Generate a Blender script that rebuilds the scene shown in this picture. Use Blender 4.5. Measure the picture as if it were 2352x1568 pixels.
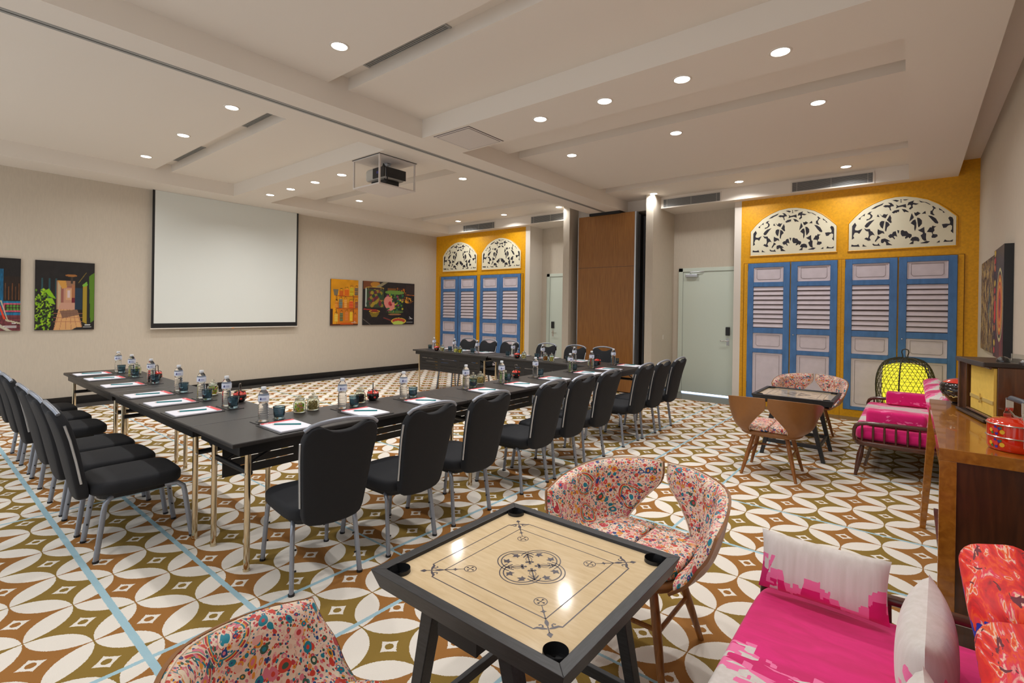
import bpy, math, random
import numpy as np
from mathutils import Vector, Matrix, Euler

# ------------------------------------------------------------------ camera, world, exposure
for o in list(bpy.data.objects):
    bpy.data.objects.remove(o)
scene = bpy.context.scene
COL = scene.collection
R = math.radians
cam_d = bpy.data.cameras.new('camera')
cam = bpy.data.objects.new('camera', cam_d)
COL.objects.link(cam)
YAW, PITCH, ROLL = R(38.848), R(0.1167), R(0.8644)
fw = Vector((-math.sin(YAW) * math.cos(PITCH), math.cos(YAW) * math.cos(PITCH), -math.sin(PITCH)))
rt = Vector((math.cos(YAW), math.sin(YAW), 0))
up = rt.cross(fw)
rt2 = rt * math.cos(ROLL) + up * math.sin(ROLL)
up2 = -rt * math.sin(ROLL) + up * math.cos(ROLL)
M = Matrix.Identity(4)
for i in range(3):
    M[i][0], M[i][1], M[i][2], M[i][3] = rt2[i], up2[i], -fw[i], (0, 0, 1.5)[i]
cam.matrix_world = M
cam_d.sensor_fit = 'HORIZONTAL'
cam_d.sensor_width = 36
cam_d.lens = 1143.98 / 2352 * 36
cam_d.shift_y = (713.71 - 784) / 2352
cam_d.clip_start = 0.02
scene.camera = cam

world = bpy.data.worlds.new('world')
scene.world = world
world.use_nodes = True
bg = world.node_tree.nodes['Background']
bg.inputs[0].default_value = (0.93, 0.97, 1.0, 1)
bg.inputs[1].default_value = 0.95          # even fill light, added through the side left open behind the camera

scene.view_settings.view_transform = 'Standard'
scene.view_settings.look = 'None'
scene.view_settings.gamma = 1
scene.view_settings.exposure = 0.0
scene.view_settings.use_curve_mapping = False
LAMP_W = 9.6            # watts of every recessed downlight

# ------------------------------------------------------------------ helpers
def lin(c):
    return tuple(((x / 255) / 12.92 if x / 255 <= .04045 else ((x / 255 + .055) / 1.055) ** 2.4) for x in c)

class MB:
    """collects polygons of one part"""
    def __init__(s):
        s.v, s.f = [], []
    def add(s, vs, fs):
        n = len(s.v)
        s.v += [tuple(p) for p in vs]
        s.f += [tuple(n + i for i in q) for q in fs]
        return s
    def box(s, x0, y0, z0, x1, y1, z1):
        v = [(x, y, z) for z in (z0, z1) for y in (y0, y1) for x in (x0, x1)]
        return s.add(v, [(0, 2, 3, 1), (4, 5, 7, 6), (0, 1, 5, 4), (2, 6, 7, 3), (0, 4, 6, 2), (1, 3, 7, 5)])
    def hull8(s, b, t):
        return s.add(list(b) + list(t), [(3, 2, 1, 0), (4, 5, 6, 7), (0, 1, 5, 4), (1, 2, 6, 5), (2, 3, 7, 6), (3, 0, 4, 7)])
    def quad(s, a, b, c, d):
        return s.add([a, b, c, d], [(0, 1, 2, 3)])
    def tube(s, path, r, n=8, closed=False, flat=None):
        P = [Vector(p) for p in path]
        m = len(P)
        rs = r if isinstance(r, (list, tuple)) else [r] * m
        vs, fs = [], []
        ref = None
        for i, p in enumerate(P):
            a = P[(i - 1) % m] if (closed or i > 0) else P[i]
            b = P[(i + 1) % m] if (closed or i < m - 1) else P[i]
            t = (b - a).normalized()
            if ref is None:
                ref = Vector((0, 0, 1)) if abs(t.z) < .9 else Vector((1, 0, 0))
            u = (ref - t * ref.dot(t)).normalized()
            w = t.cross(u)
            ref = u
            for k in range(n):
                an = 2 * math.pi * (k + .5) / n
                e = flat if flat else 1
                vs.append(p + u * math.cos(an) * rs[i] + w * math.sin(an) * rs[i] * e)
        for i in range(m if closed else m - 1):
            j = (i + 1) % m
            for k in range(n):
                fs.append((i * n + k, i * n + (k + 1) % n, j * n + (k + 1) % n, j * n + k))
        if not closed:
            fs.append(tuple(range(n - 1, -1, -1)))
            fs.append(tuple((m - 1) * n + k for k in range(n)))
        return s.add(vs, fs)
    def lathe(s, prof, n=20, c=(0, 0, 0), sx=1, sy=1, cap0=True, cap1=True, lobes=0, amp=0):
        vs, fs = [], []
        for r, z in prof:
            for k in range(n):
                a = 2 * math.pi * k / n
                q = r * (1 + amp * math.cos(lobes * a)) if lobes else r
                vs.append((c[0] + q * math.cos(a) * sx, c[1] + q * math.sin(a) * sy, c[2] + z))
        for i in range(len(prof) - 1):
            for k in range(n):
                fs.append((i * n + k, i * n + (k + 1) % n, (i + 1) * n + (k + 1) % n, (i + 1) * n + k))
        if cap0:
            fs.append(tuple(range(n - 1, -1, -1)))
        if cap1:
            fs.append(tuple((len(prof) - 1) * n + k for k in range(n)))
        return s.add(vs, fs)
    def prism(s, poly, z0, z1, ax='z'):
        n = len(poly)
        f = {'z': lambda p, h: (p[0], p[1], h), 'y': lambda p, h: (p[0], h, p[1]), 'x': lambda p, h: (h, p[0], p[1])}[ax]
        vs = [f(p, z0) for p in poly] + [f(p, z1) for p in poly]
        fs = [tuple(range(n - 1, -1, -1)), tuple(range(n, 2 * n))] + [(i, (i + 1) % n, n + (i + 1) % n, n + i) for i in range(n)]
        return s.add(vs, fs)
    def slab(s, outline, z0, z1, r, n=3, crown=0.0, f=None):
        """outline extruded with rounded rims; f maps (x,y,z) to its place"""
        cx = sum(p[0] for p in outline) / len(outline)
        cy = sum(p[1] for p in outline) / len(outline)
        ext = max(max(abs(p[0] - cx), abs(p[1] - cy)) for p in outline)
        rings = []
        for i in range(n + 1):
            a = math.pi / 2 * (1 - i / n)
            rings.append((r * (1 - math.cos(a)), z0 + r * (1 - math.sin(a))))
        for i in range(n + 1):
            a = math.pi / 2 * i / n
            rings.append((r * (1 - math.cos(a)), z1 - r * (1 - math.sin(a))))
        for q in (.25, .5, .75):
            rings.append((r + (ext - r) * q, z1 + crown * (1 - (1 - q) ** 2)))
        vs, fs = [], []
        m = len(outline)
        for ins, z in rings:
            for p in outline:
                dx, dy = p[0] - cx, p[1] - cy
                L = max(abs(dx), abs(dy), 1e-6)
                k = max(0, 1 - ins / ext)
                vs.append((cx + dx * k, cy + dy * k, z))
        for i in range(len(rings) - 1):
            for k in range(m):
                fs.append((i * m + k, i * m + (k + 1) % m, (i + 1) * m + (k + 1) % m, (i + 1) * m + k))
        vs.append((cx, cy, z1 + crown))
        for k in range(m):
            fs.append(((len(rings) - 1) * m + k, (len(rings) - 1) * m + (k + 1) % m, len(vs) - 1))
        fs.append(tuple(range(m - 1, -1, -1)))
        if f:
            vs = [f(*v) for v in vs]
        return s.add(vs, fs)
    def grid(s, nu, nv, fn, closed_u=False):
        vs = [fn(i / nu, j / nv) for j in range(nv + 1) for i in range(nu + 1)]
        fs = [(j * (nu + 1) + i, j * (nu + 1) + i + 1, (j + 1) * (nu + 1) + i + 1, (j + 1) * (nu + 1) + i) for j in range(nv) for i in range(nu)]
        return s.add(vs, fs)
    def xform(s, m, start=0):
        s.v[start:] = [tuple(m @ Vector(p)) for p in s.v[start:]]
        return s

def superell(a, b, n=4, N=28, taper=0):
    out = []
    for k in range(N):
        t = 2 * math.pi * k / N
        c, d = math.cos(t), math.sin(t)
        x = a * abs(c) ** (2 / n) * (1 if c >= 0 else -1)
        y = b * abs(d) ** (2 / n) * (1 if d >= 0 else -1)
        out.append((x * (1 + taper * y / b), y))
    return out

def build(name, mb, m, parent=None, smooth=False, bevel=0, loc=None, kind=None, angle=40):
    me = bpy.data.meshes.new(name)
    me.from_pydata(mb.v, [], mb.f)
    me.validate()
    me.update()
    me.materials.append(m)
    if smooth:
        me.shade_smooth()
        me.set_sharp_from_angle(angle=R(angle))
    o = bpy.data.objects.new(name, me)
    COL.objects.link(o)
    if parent:
        o.parent = parent
    if loc:
        o.location = loc
    if bevel:
        b = o.modifiers.new('bevel', 'BEVEL')
        b.width = bevel
        b.segments = 2
        b.limit_method = 'ANGLE'
    if kind:
        o['kind'] = kind
    return o

def tag(o, label, cat, group=None):
    o['label'] = label
    o['category'] = cat
    if group:
        o['group'] = group
    return o

def thing(name, label, cat, loc=(0, 0, 0), rz=0, group=None):
    o = bpy.data.objects.new(name, None)
    o.empty_display_size = .1
    COL.objects.link(o)
    o.location = loc
    o.rotation_euler = (0, 0, rz)
    return tag(o, label, cat, group)

def dup(root, loc, rz, label, group=None):
    def cp(o, par):
        if o.type == 'LIGHT':
            return None
        c = o.copy()
        COL.objects.link(c)
        if par:
            c.parent = par
        for ch in list(o.children):
            cp(ch, c)
        return c
    r = cp(root, None)
    r.location = loc
    r.rotation_euler = (0, 0, rz)
    r['label'] = label
    if group:
        r['group'] = group
    return r

def struct(name, mb, m, parent=None, **k):
    o = build(name, mb, m, parent, **k)
    if not parent:
        o['kind'] = 'structure'
    return o

# ------------------------------------------------------------------ materials
def newmat(name):
    m = bpy.data.materials.new(name)
    m.use_nodes = True
    nt = m.node_tree
    return m, nt, nt.nodes['Principled BSDF']

def N(nt, t, **k):
    n = nt.nodes.new(t)
    for a, b in k.items():
        setattr(n, a, b)
    return n

def plain(name, rgb, rough=.6, metal=0, noise=0, scale=20, bump=0, bscale=200, coat=0, spec=.5, sheen=0, stretch=None):
    m, nt, p = newmat(name)
    c = lin(rgb)
    p.inputs['Base Color'].default_value = (*c, 1)
    p.inputs['Roughness'].default_value = rough
    p.inputs['Metallic'].default_value = metal
    p.inputs['Specular IOR Level'].default_value = spec
    p.inputs['Coat Weight'].default_value = coat
    if sheen:
        p.inputs['Sheen Weight'].default_value = sheen
    tc = N(nt, 'ShaderNodeTexCoord')
    vec = tc.outputs['Object']
    if stretch:
        mp = N(nt, 'ShaderNodeMapping')
        mp.inputs['Scale'].default_value = stretch
        nt.links.new(vec, mp.inputs[0])
        vec = mp.outputs[0]
    if noise:
        nz = N(nt, 'ShaderNodeTexNoise')
        nz.inputs['Scale'].default_value = scale
        nz.inputs['Detail'].default_value = 4
        nt.links.new(vec, nz.inputs['Vector'])
        r = N(nt, 'ShaderNodeValToRGB')
        r.color_ramp.elements[0].position = .3
        r.color_ramp.elements[1].position = .7
        r.color_ramp.elements[0].color = (*[max(0, x * (1 - noise)) for x in c], 1)
        r.color_ramp.elements[1].color = (*[min(1, x * (1 + noise)) for x in c], 1)
        nt.links.new(nz.outputs['Fac'], r.inputs[0])
        nt.links.new(r.outputs[0], p.inputs['Base Color'])
    if bump:
        nz = N(nt, 'ShaderNodeTexNoise')
        nz.inputs['Scale'].default_value = bscale
        nz.inputs['Detail'].default_value = 2
        nt.links.new(vec, nz.inputs['Vector'])
        b = N(nt, 'ShaderNodeBump')
        b.inputs['Strength'].default_value = bump
        b.inputs['Distance'].default_value = .002
        nt.links.new(nz.outputs['Fac'], b.inputs['Height'])
        nt.links.new(b.outputs[0], p.inputs['Normal'])
    return m

def emit(name, rgb, s):
    m, nt, p = newmat(name)
    p.inputs['Base Color'].default_value = (0, 0, 0, 1)
    p.inputs['Emission Color'].default_value = (*lin(rgb), 1)
    p.inputs['Emission Strength'].default_value = s
    return m

def glass(name, rgb, ior=1.45, rough=0.0):
    m, nt, p = newmat(name)
    p.inputs['Base Color'].default_value = (*lin(rgb), 1)
    p.inputs['Transmission Weight'].default_value = 1
    p.inputs['IOR'].default_value = ior
    p.inputs['Roughness'].default_value = rough
    # thin glass passes lamp light straight through, so it does not cast a solid shadow
    return m

def wood(name, dark, light, scale=6, axis=(1, 12, 12), rough=.35, coat=0):
    m, nt, p = newmat(name)
    tc = N(nt, 'ShaderNodeTexCoord')
    mp = N(nt, 'ShaderNodeMapping')
    mp.inputs['Scale'].default_value = axis
    nt.links.new(tc.outputs['Object'], mp.inputs[0])
    nz = N(nt, 'ShaderNodeTexNoise')
    nz.inputs['Scale'].default_value = scale
    nz.inputs['Detail'].default_value = 6
    nz.inputs['Distortion'].default_value = .6
    nt.links.new(mp.outputs[0], nz.inputs['Vector'])
    r = N(nt, 'ShaderNodeValToRGB')
    r.color_ramp.elements[0].position = .3
    r.color_ramp.elements[1].position = .7
    r.color_ramp.elements[0].color = (*lin(dark), 1)
    r.color_ramp.elements[1].color = (*lin(light), 1)
    nt.links.new(nz.outputs['Fac'], r.inputs[0])
    nt.links.new(r.outputs[0], p.inputs['Base Color'])
    p.inputs['Roughness'].default_value = rough
    p.inputs['Coat Weight'].default_value = coat
    return m

class G:
    """small helper to write node maths"""
    def __init__(s, nt):
        s.nt = nt
    def m(s, op, a, b=None, c=None):
        n = s.nt.nodes.new('ShaderNodeMath')
        n.operation = op
        for i, x in enumerate((a, b, c)):
            if x is None:
                continue
            if isinstance(x, (int, float)):
                n.inputs[i].default_value = x
            else:
                s.nt.links.new(x, n.inputs[i])
        return n.outputs[0]
    def mix(s, f, a, b):
        n = s.nt.nodes.new('ShaderNodeMix')
        n.data_type = 'RGBA'
        for i, x in ((0, f), (6, a), (7, b)):
            if isinstance(x, (int, float)):
                n.inputs[i].default_value = x
            elif isinstance(x, tuple):
                n.inputs[i].default_value = (*x, 1) if len(x) == 3 else x
            else:
                s.nt.links.new(x, n.inputs[i])
        return n.outputs[2]
    def noise(s, vec, scale, detail=2, dist=0, out='Fac'):
        n = s.nt.nodes.new('ShaderNodeTexNoise')
        n.inputs['Scale'].default_value = scale
        n.inputs['Detail'].default_value = detail
        n.inputs['Distortion'].default_value = dist
        s.nt.links.new(vec, n.inputs['Vector'])
        return n.outputs[out]
    def map(s, vec, scale=(1, 1, 1), loc=(0, 0, 0), rot=(0, 0, 0)):
        n = s.nt.nodes.new('ShaderNodeMapping')
        n.inputs['Scale'].default_value = scale
        n.inputs['Location'].default_value = loc
        n.inputs['Rotation'].default_value = rot
        s.nt.links.new(vec, n.inputs[0])
        return n.outputs[0]
    def vor(s, vec, scale, feature='F1', rnd=1):
        n = s.nt.nodes.new('ShaderNodeTexVoronoi')
        n.feature = feature
        n.inputs['Scale'].default_value = scale
        n.inputs['Randomness'].default_value = rnd
        s.nt.links.new(vec, n.inputs['Vector'])
        return n
    def ramp(s, fac, stops, const=False):
        n = s.nt.nodes.new('ShaderNodeValToRGB')
        e = n.color_ramp.elements
        while len(e) < len(stops):
            e.new(.5)
        for k, (pos, c) in zip(e, stops):
            k.position = pos
            k.color = (*lin(c), 1)
        if const:
            n.color_ramp.interpolation = 'CONSTANT'
        s.nt.links.new(fac, n.inputs[0])
        return n.outputs[0]

def carpet_mat():
    m, nt, p = newmat('patterned_carpet')
    g = G(nt)
    D = .2055
    tc = N(nt, 'ShaderNodeTexCoord')
    nz = g.noise(tc.outputs['Object'], 170, 1, out='Color')
    vm = N(nt, 'ShaderNodeVectorMath', operation='MULTIPLY_ADD')
    nt.links.new(nz, vm.inputs[0])
    vm.inputs[1].default_value = (.007, .007, 0)
    nt.links.new(tc.outputs['Object'], vm.inputs[2])
    sp = N(nt, 'ShaderNodeSeparateXYZ')
    nt.links.new(vm.outputs[0], sp.inputs[0])
    x, y = sp.outputs[0], sp.outputs[1]
    X = g.m('DIVIDE', g.m('ADD', x, 3.027 - .0035), .2062)
    Y = g.m('DIVIDE', g.m('ADD', y, -.776 - .0035), .2047)
    u = g.m('MULTIPLY', g.m('ADD', X, Y), .5)
    v = g.m('MULTIPLY', g.m('SUBTRACT', Y, X), .5)
    fu, fv = g.m('FRACT', u), g.m('FRACT', v)
    iu, iv = g.m('FLOOR', u), g.m('FLOOR', v)
    def dist(cx, cy):
        a, b = g.m('SUBTRACT', fu, cx), g.m('SUBTRACT', fv, cy)
        return g.m('SQRT', g.m('ADD', g.m('MULTIPLY', a, a), g.m('MULTIPLY', b, b)))
    d = g.m('MINIMUM', g.m('MINIMUM', dist(.5, -.5), dist(.5, 1.5)), g.m('MINIMUM', dist(-.5, .5), dist(1.5, .5)))
    petal = g.m('LESS_THAN', d, .697)
    a, b = g.m('SUBTRACT', fu, .5), g.m('SUBTRACT', fv, .5)
    px, py = g.m('ABSOLUTE', g.m('SUBTRACT', a, b)), g.m('ABSOLUTE', g.m('ADD', a, b))
    ast = g.m('ADD', g.m('POWER', px, .86), g.m('POWER', py, .86))
    star = g.m('LESS_THAN', ast, .25 ** .86)
    hole = g.m('LESS_THAN', g.m('ADD', g.m('MULTIPLY', px, px), g.m('MULTIPLY', py, py)), .0088)
    star = g.m('SUBTRACT', star, hole)
    white = g.m('MAXIMUM', petal, star)
    par = g.m('MODULO', g.m('ABSOLUTE', g.m('ADD', g.m('ADD', iu, iv), 401)), 2)
    ground = g.mix(par, lin((158, 110, 60)), lin((142, 116, 58)))
    col = g.mix(white, ground, lin((233, 226, 216)))
    st = None
    for ax, c, w in ((y, .692, .016), (y, 1.13, .014), (y, 1.95, .008), (y, 3.42, .012), (y, 4.235, .011), (y, 5.655, .010), (y, 7.4, .009), (y, .46 - 2, .015),
                     (x, -2.508, .012), (x, -2.032, .012), (x, -4.765, .011), (x, -1.285, .010), (x, -6.6, .011), (x, -8.1, .011)):
        q = g.m('LESS_THAN', g.m('ABSOLUTE', g.m('SUBTRACT', g.m('ADD', ax, -.0035), c)), w)
        st = q if st is None else g.m('MAXIMUM', st, q)
    col = g.mix(st, col, lin((163, 196, 208)))
    fine = g.noise(tc.outputs['Object'], 420, 3)
    sh = g.m('MULTIPLY_ADD', fine, .22, .89)
    hs = N(nt, 'ShaderNodeMix', data_type='RGBA', blend_type='MULTIPLY')
    hs.inputs[0].default_value = 1
    nt.links.new(col, hs.inputs[6])
    cb = N(nt, 'ShaderNodeCombineXYZ')
    for i in range(3):
        nt.links.new(sh, cb.inputs[i])
    nt.links.new(cb.outputs[0], hs.inputs[7])
    nt.links.new(hs.outputs[2], p.inputs['Base Color'])
    p.inputs['Roughness'].default_value = .95
    p.inputs['Specular IOR Level'].default_value = .1
    bm = N(nt, 'ShaderNodeBump')
    bm.inputs['Strength'].default_value = .35
    bm.inputs['Distance'].default_value = .004
    nt.links.new(g.m('ADD', fine, g.m('MULTIPLY', white, .5)), bm.inputs['Height'])
    nt.links.new(bm.outputs[0], p.inputs['Normal'])
    return m

def paisley_mat():
    m, nt, p = newmat('paisley_fabric')
    g = G(nt)
    tc = N(nt, 'ShaderNodeTexCoord')
    ob = g.map(tc.outputs['Object'], (1, 1, 1), (.37, .21, .11))
    warp = g.noise(ob, 6, 2, out='Color')
    vm = N(nt, 'ShaderNodeVectorMath', operation='MULTIPLY_ADD')
    nt.links.new(warp, vm.inputs[0])
    vm.inputs[1].default_value = (.09, .09, .09)
    nt.links.new(ob, vm.inputs[2])
    w = vm.outputs[0]
    base = g.mix(g.noise(w, 9, 2), lin((236, 216, 198)), lin((228, 200, 180)))
    pal = [(0, (205, 66, 50)), (.16, (232, 214, 190)), (.26, (22, 128, 150)), (.4, (214, 120, 138)), (.52, (222, 150, 52)), (.62, (226, 190, 172)), (.72, (36, 66, 130)), (.8, (190, 60, 66)), (.88, (56, 92, 76)), (.95, (232, 172, 166))]
    col = base
    # small petals, then mid leaves, then large paisley bodies with rings
    for sc, rad, k in ((120, .44, 0), (62, .40, 1), (34, .36, 2), (17, .27, 1)):
        v = g.vor(w, sc)
        sep = N(nt, 'ShaderNodeSeparateColor')
        nt.links.new(v.outputs['Color'], sep.inputs[0])
        c = g.ramp(sep.outputs[k % 3], pal, True)
        col = g.mix(g.m('LESS_THAN', v.outputs['Distance'], rad), col, c)
        if k:
            inner = g.ramp(sep.outputs[(k + 1) % 3], pal, True)
            col = g.mix(g.m('LESS_THAN', v.outputs['Distance'], rad * .5), col, inner)
    v = g.vor(w, 6.5)
    dd = v.outputs['Distance']
    ring = g.ramp(dd, [(0, (22, 140, 165)), (.10, (244, 226, 205)), (.14, (206, 70, 60)), (.18, (240, 220, 200)), (.3, (28, 130, 140)), (.325, (226, 160, 60)), (.35, (182, 50, 60)), (.385, (236, 205, 185)), (.40, (90, 150, 130))], True)
    band = g.m('ADD', g.m('LESS_THAN', dd, .15), g.m('MULTIPLY', g.m('GREATER_THAN', dd, .3), g.m('LESS_THAN', dd, .415)))
    sepb = N(nt, 'ShaderNodeSeparateColor')
    nt.links.new(v.outputs['Color'], sepb.inputs[0])
    band = g.m('MULTIPLY', band, g.m('GREATER_THAN', sepb.outputs[0], .25))
    fl = g.m('GREATER_THAN', g.noise(w, 60, 1), .42)
    band = g.m('MULTIPLY', band, fl)
    col = g.mix(g.m('MINIMUM', band, 1), col, ring)
    nt.links.new(col, p.inputs['Base Color'])
    p.inputs['Roughness'].default_value = .5
    p.inputs['Specular IOR Level'].default_value = .4
    return m

def brush_mat(name, pink_fn):
    """linen with brushed magenta; pink_fn(g, x, y, z) gives the amount of pink"""
    m, nt, p = newmat(name)
    g = G(nt)
    tc = N(nt, 'ShaderNodeTexCoord')
    sp = N(nt, 'ShaderNodeSeparateXYZ')
    nt.links.new(tc.outputs['Object'], sp.inputs[0])
    f = pink_fn(g, tc.outputs['Object'], *sp.outputs)
    linen = g.mix(g.noise(g.map(tc.outputs['Object'], (60, 60, 4)), 1, 3), lin((205, 196, 188)), lin((236, 230, 228)))
    deep = g.mix(g.noise(g.map(tc.outputs['Object'], (6, 18, 8)), 1, 3, 1), lin((196, 0, 88)), lin((246, 20, 138)))
    mid = g.mix(g.m('GREATER_THAN', f, .62), lin((250, 120, 176)), deep)
    col = g.mix(g.m('GREATER_THAN', f, .5), linen, mid)
    nt.links.new(col, p.inputs['Base Color'])
    p.inputs['Roughness'].default_value = .85
    p.inputs['Sheen Weight'].default_value = .2
    bm = N(nt, 'ShaderNodeBump')
    bm.inputs['Strength'].default_value = .25
    bm.inputs['Distance'].default_value = .001
    nt.links.new(g.noise(tc.outputs['Object'], 500, 1), bm.inputs['Height'])
    nt.links.new(bm.outputs[0], p.inputs['Normal'])
    return m

def blocky(g, ob, sc):
    """brush-stroke like noise: snapped coordinates give short straight strokes"""
    n = g.nt.nodes.new('ShaderNodeTexVoronoi')
    n.distance = 'CHEBYCHEV'
    n.inputs['Scale'].default_value = 1
    g.nt.links.new(g.map(ob, sc), n.inputs['Vector'])
    s = g.nt.nodes.new('ShaderNodeSeparateColor')
    g.nt.links.new(n.outputs['Color'], s.inputs[0])
    return s.outputs[0]

def red_mat():
    m, nt, p = newmat('red_abstract_fabric')
    g = G(nt)
    tc = N(nt, 'ShaderNodeTexCoord')
    ob = g.map(tc.outputs['Object'], (5, 9, 5))
    n1 = g.noise(g.map(tc.outputs['Object'], (4, 16, 8), (3, 0, 0), (.5, 0, .3)), 1.1, 6, 2.2)
    col = g.ramp(n1, [(.28, (150, 6, 20)), (.36, (206, 10, 24)), (.46, (232, 20, 24)), (.51, (246, 80, 20)), (.55, (236, 20, 80)), (.585, (250, 214, 190)), (.605, (248, 110, 30)), (.66, (230, 16, 40))])
    n2 = g.noise(g.map(tc.outputs['Object'], (9, 22, 12), (9, 2, 1)), 1, 4, 1.5)
    sp = N(nt, 'ShaderNodeSeparateXYZ')
    nt.links.new(tc.outputs['Object'], sp.inputs[0])
    low = g.m('LESS_THAN', sp.outputs[2], .17)
    blue = g.m('MULTIPLY', g.m('GREATER_THAN', n2, .535), low)
    col = g.mix(blue, col, g.ramp(n2, [(.53, (36, 40, 150)), (.6, (20, 50, 190)), (.66, (240, 170, 30))]))
    dk = g.m('GREATER_THAN', g.noise(g.map(tc.outputs['Object'], (7, 26, 8), (1, 5, 4)), 1, 5, 2), .635)
    col = g.mix(dk, col, lin((110, 16, 40)))
    nt.links.new(col, p.inputs['Base Color'])
    p.inputs['Roughness'].default_value = .6
    return m

MAT = {}
MAT['ceil'] = plain('ceiling_paint', (236, 228, 218), .9, bump=.05, bscale=60)
MAT['wall'] = plain('textured_wallpaper', (204, 193, 177), .85, noise=.03, scale=60, bump=.12, bscale=300, stretch=(1, 1, .2))
MAT['white'] = plain('white_paint', (226, 218, 208), .6)
MAT['yellow'] = plain('mustard_yellow_paint', (226, 162, 0), .5, noise=.10, scale=40, bump=.1)
MAT['yellow_dark'] = plain('yellow_joint', (120, 70, 10), .7)
MAT['blue'] = plain('weathered_blue_paint', (74, 120, 176), .55, noise=.16, scale=14, stretch=(1, 1, .4), bump=.1)
MAT['lilac'] = plain('aged_white_shutter_paint', (215, 205, 214), .55, noise=.05, scale=10)
MAT['groove'] = plain('shadowed_groove', (96, 84, 86), .8)
MAT['cream'] = plain('cream_fretwork', (232, 226, 200), .5)
MAT['cut'] = plain('fretwork_opening_dark', (40, 38, 48), .5, noise=.5, scale=9)
MAT['black'] = plain('black_satin', (26, 27, 30), .45)
MAT['baseboard'] = plain('black_gloss_skirting', (20, 20, 22), .25)
MAT['stone'] = plain('dark_polished_stone', (92, 88, 84), .12, noise=.12, scale=5, spec=.6)
MAT['carpet'] = carpet_mat()
MAT['door'] = plain('pale_green_door', (212, 222, 210), .4)
MAT['veneer'] = wood('brown_veneer', (132, 84, 34), (158, 106, 48), 5, (14, 14, .6), .45)
MAT['alu'] = plain('brushed_aluminium', (200, 204, 210), .35, metal=.85)
MAT['grey_metal'] = plain('grey_powder_coated_metal', (150, 156, 168), .38, metal=.55)
MAT['chrome'] = plain('champagne_chrome', (214, 198, 168), .14, metal=1)
MAT['fabric_black'] = plain('black_upholstery', (19, 21, 27), .8, noise=.06, scale=40, bump=.2, bscale=600)
MAT['tabletop'] = plain('black_laminate', (46, 43, 42), .42, noise=.08, scale=60)
MAT['table_edge'] = plain('black_table_edge', (24, 24, 26), .35)
MAT['rubber'] = plain('black_rubber', (18, 18, 20), .6)
MAT['screen'] = plain('matte_screen_cloth', (226, 230, 226), .9)
MAT['vent'] = plain('grey_grille', (160, 160, 158), .5)
MAT['vent_dark'] = plain('dark_duct', (84, 84, 86), .9)
MAT['lamp'] = emit('downlight_glow', (255, 252, 245), 14)
MAT['gaplight'] = emit('light_under_door', (190, 215, 255), 5)
MAT['paper'] = plain('white_paper', (238, 238, 248), .6)
MAT['red_paper'] = plain('coral_red_header', (232, 88, 92), .6)
MAT['teal'] = plain('teal_pencil', (0, 128, 132), .35)
MAT['pencil_tip'] = plain('pencil_wood', (214, 190, 170), .6)
MAT['mat_black'] = plain('black_leather_mat', (30, 29, 32), .35)
MAT['pet'] = glass('clear_bottle_water', (246, 250, 252), 1.25, .02)
MAT['cap'] = plain('white_plastic', (226, 230, 236), .4)
MAT['label'] = plain('bottle_label', (214, 220, 236), .5)
MAT['mark'] = plain('indigo_print', (50, 52, 120), .5)
MAT['mark2'] = plain('pale_indigo_print', (140, 146, 190), .5)
MAT['tumbler'] = glass('blue_glass', (176, 206, 220), 1.35, .02)
MAT['jar'] = glass('clear_jar_glass', (238, 246, 240), 1.2, .01)
MAT['lacquer'] = plain('black_lacquer', (26, 18, 18), .12, noise=.3, scale=30, coat=.5)
MAT['red_lacquer'] = plain('red_lacquer', (206, 44, 30), .15, coat=.6)
MAT['tub'] = plain('tan_leather_shell', (142, 94, 50), .38, noise=.04, scale=30, bump=.08, bscale=400)
MAT['paisley'] = paisley_mat()
MAT['piping'] = plain('cream_piping', (226, 206, 184), .6)
MAT['teak'] = wood('teak_legs', (120, 72, 28), (162, 102, 44), 6, (10, 10, 1.2), .35)
MAT['darkwood'] = wood('dark_brown_wood', (66, 34, 22), (92, 50, 32), 6, (3, 10, 10), .28, .3)
MAT['ebony'] = wood('black_stained_ash', (22, 23, 26), (44, 45, 49), 9, (2, 16, 16), .4)
MAT['ebony_y'] = wood('black_stained_ash_crosswise', (22, 23, 26), (44, 45, 49), 9, (16, 2, 16), .4)
MAT['maple'] = wood('maple_board', (222, 196, 154), (234, 211, 172), 4, (3, 16, 16), .1, .6)
MAT['ink'] = plain('dark_board_print', (74, 68, 78), .3)
MAT['console'] = wood('amber_brown_wood', (142, 84, 22), (176, 112, 36), 4, (8, 2, 8), .22, .5)
MAT['console_dark'] = wood('dark_walnut_panel', (58, 30, 14), (84, 44, 20), 4, (10, 10, 1), .3, .2)
MAT['radio'] = wood('radio_walnut', (62, 34, 18), (108, 66, 36), 4, (8, 8, 1), .25, .4)
MAT['radio_dark'] = plain('radio_dark_edge', (46, 36, 32), .3)
MAT['radio_cloth'] = plain('gold_speaker_cloth', (222, 186, 84), .8, noise=.06, scale=25, bump=.3, bscale=900)
MAT['gold'] = plain('aged_gold_trim', (210, 184, 110), .4, metal=.3)
MAT['enamel'] = plain('red_enamel', (214, 44, 10), .1, coat=.8)
MAT['steel'] = plain('stainless_steel', (206, 204, 200), .2, metal=1)
MAT['grey_plastic'] = plain('grey_handle_plastic', (70, 76, 86), .4)
MAT['acrylic'] = glass('clear_acrylic', (225, 232, 232), 1.3)
MAT['cane'] = plain('dark_woven_cane', (52, 47, 30), .5)
MAT['lantern'] = emit('yellow_lantern_shade', (248, 236, 60), 1.05)
MAT['plastic_grey'] = plain('silver_projector_plastic', (196, 194, 188), .35, metal=.2)
MAT['white_metal'] = plain('white_lift_panel', (222, 214, 208), .6)
MAT['red'] = red_mat()
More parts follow.
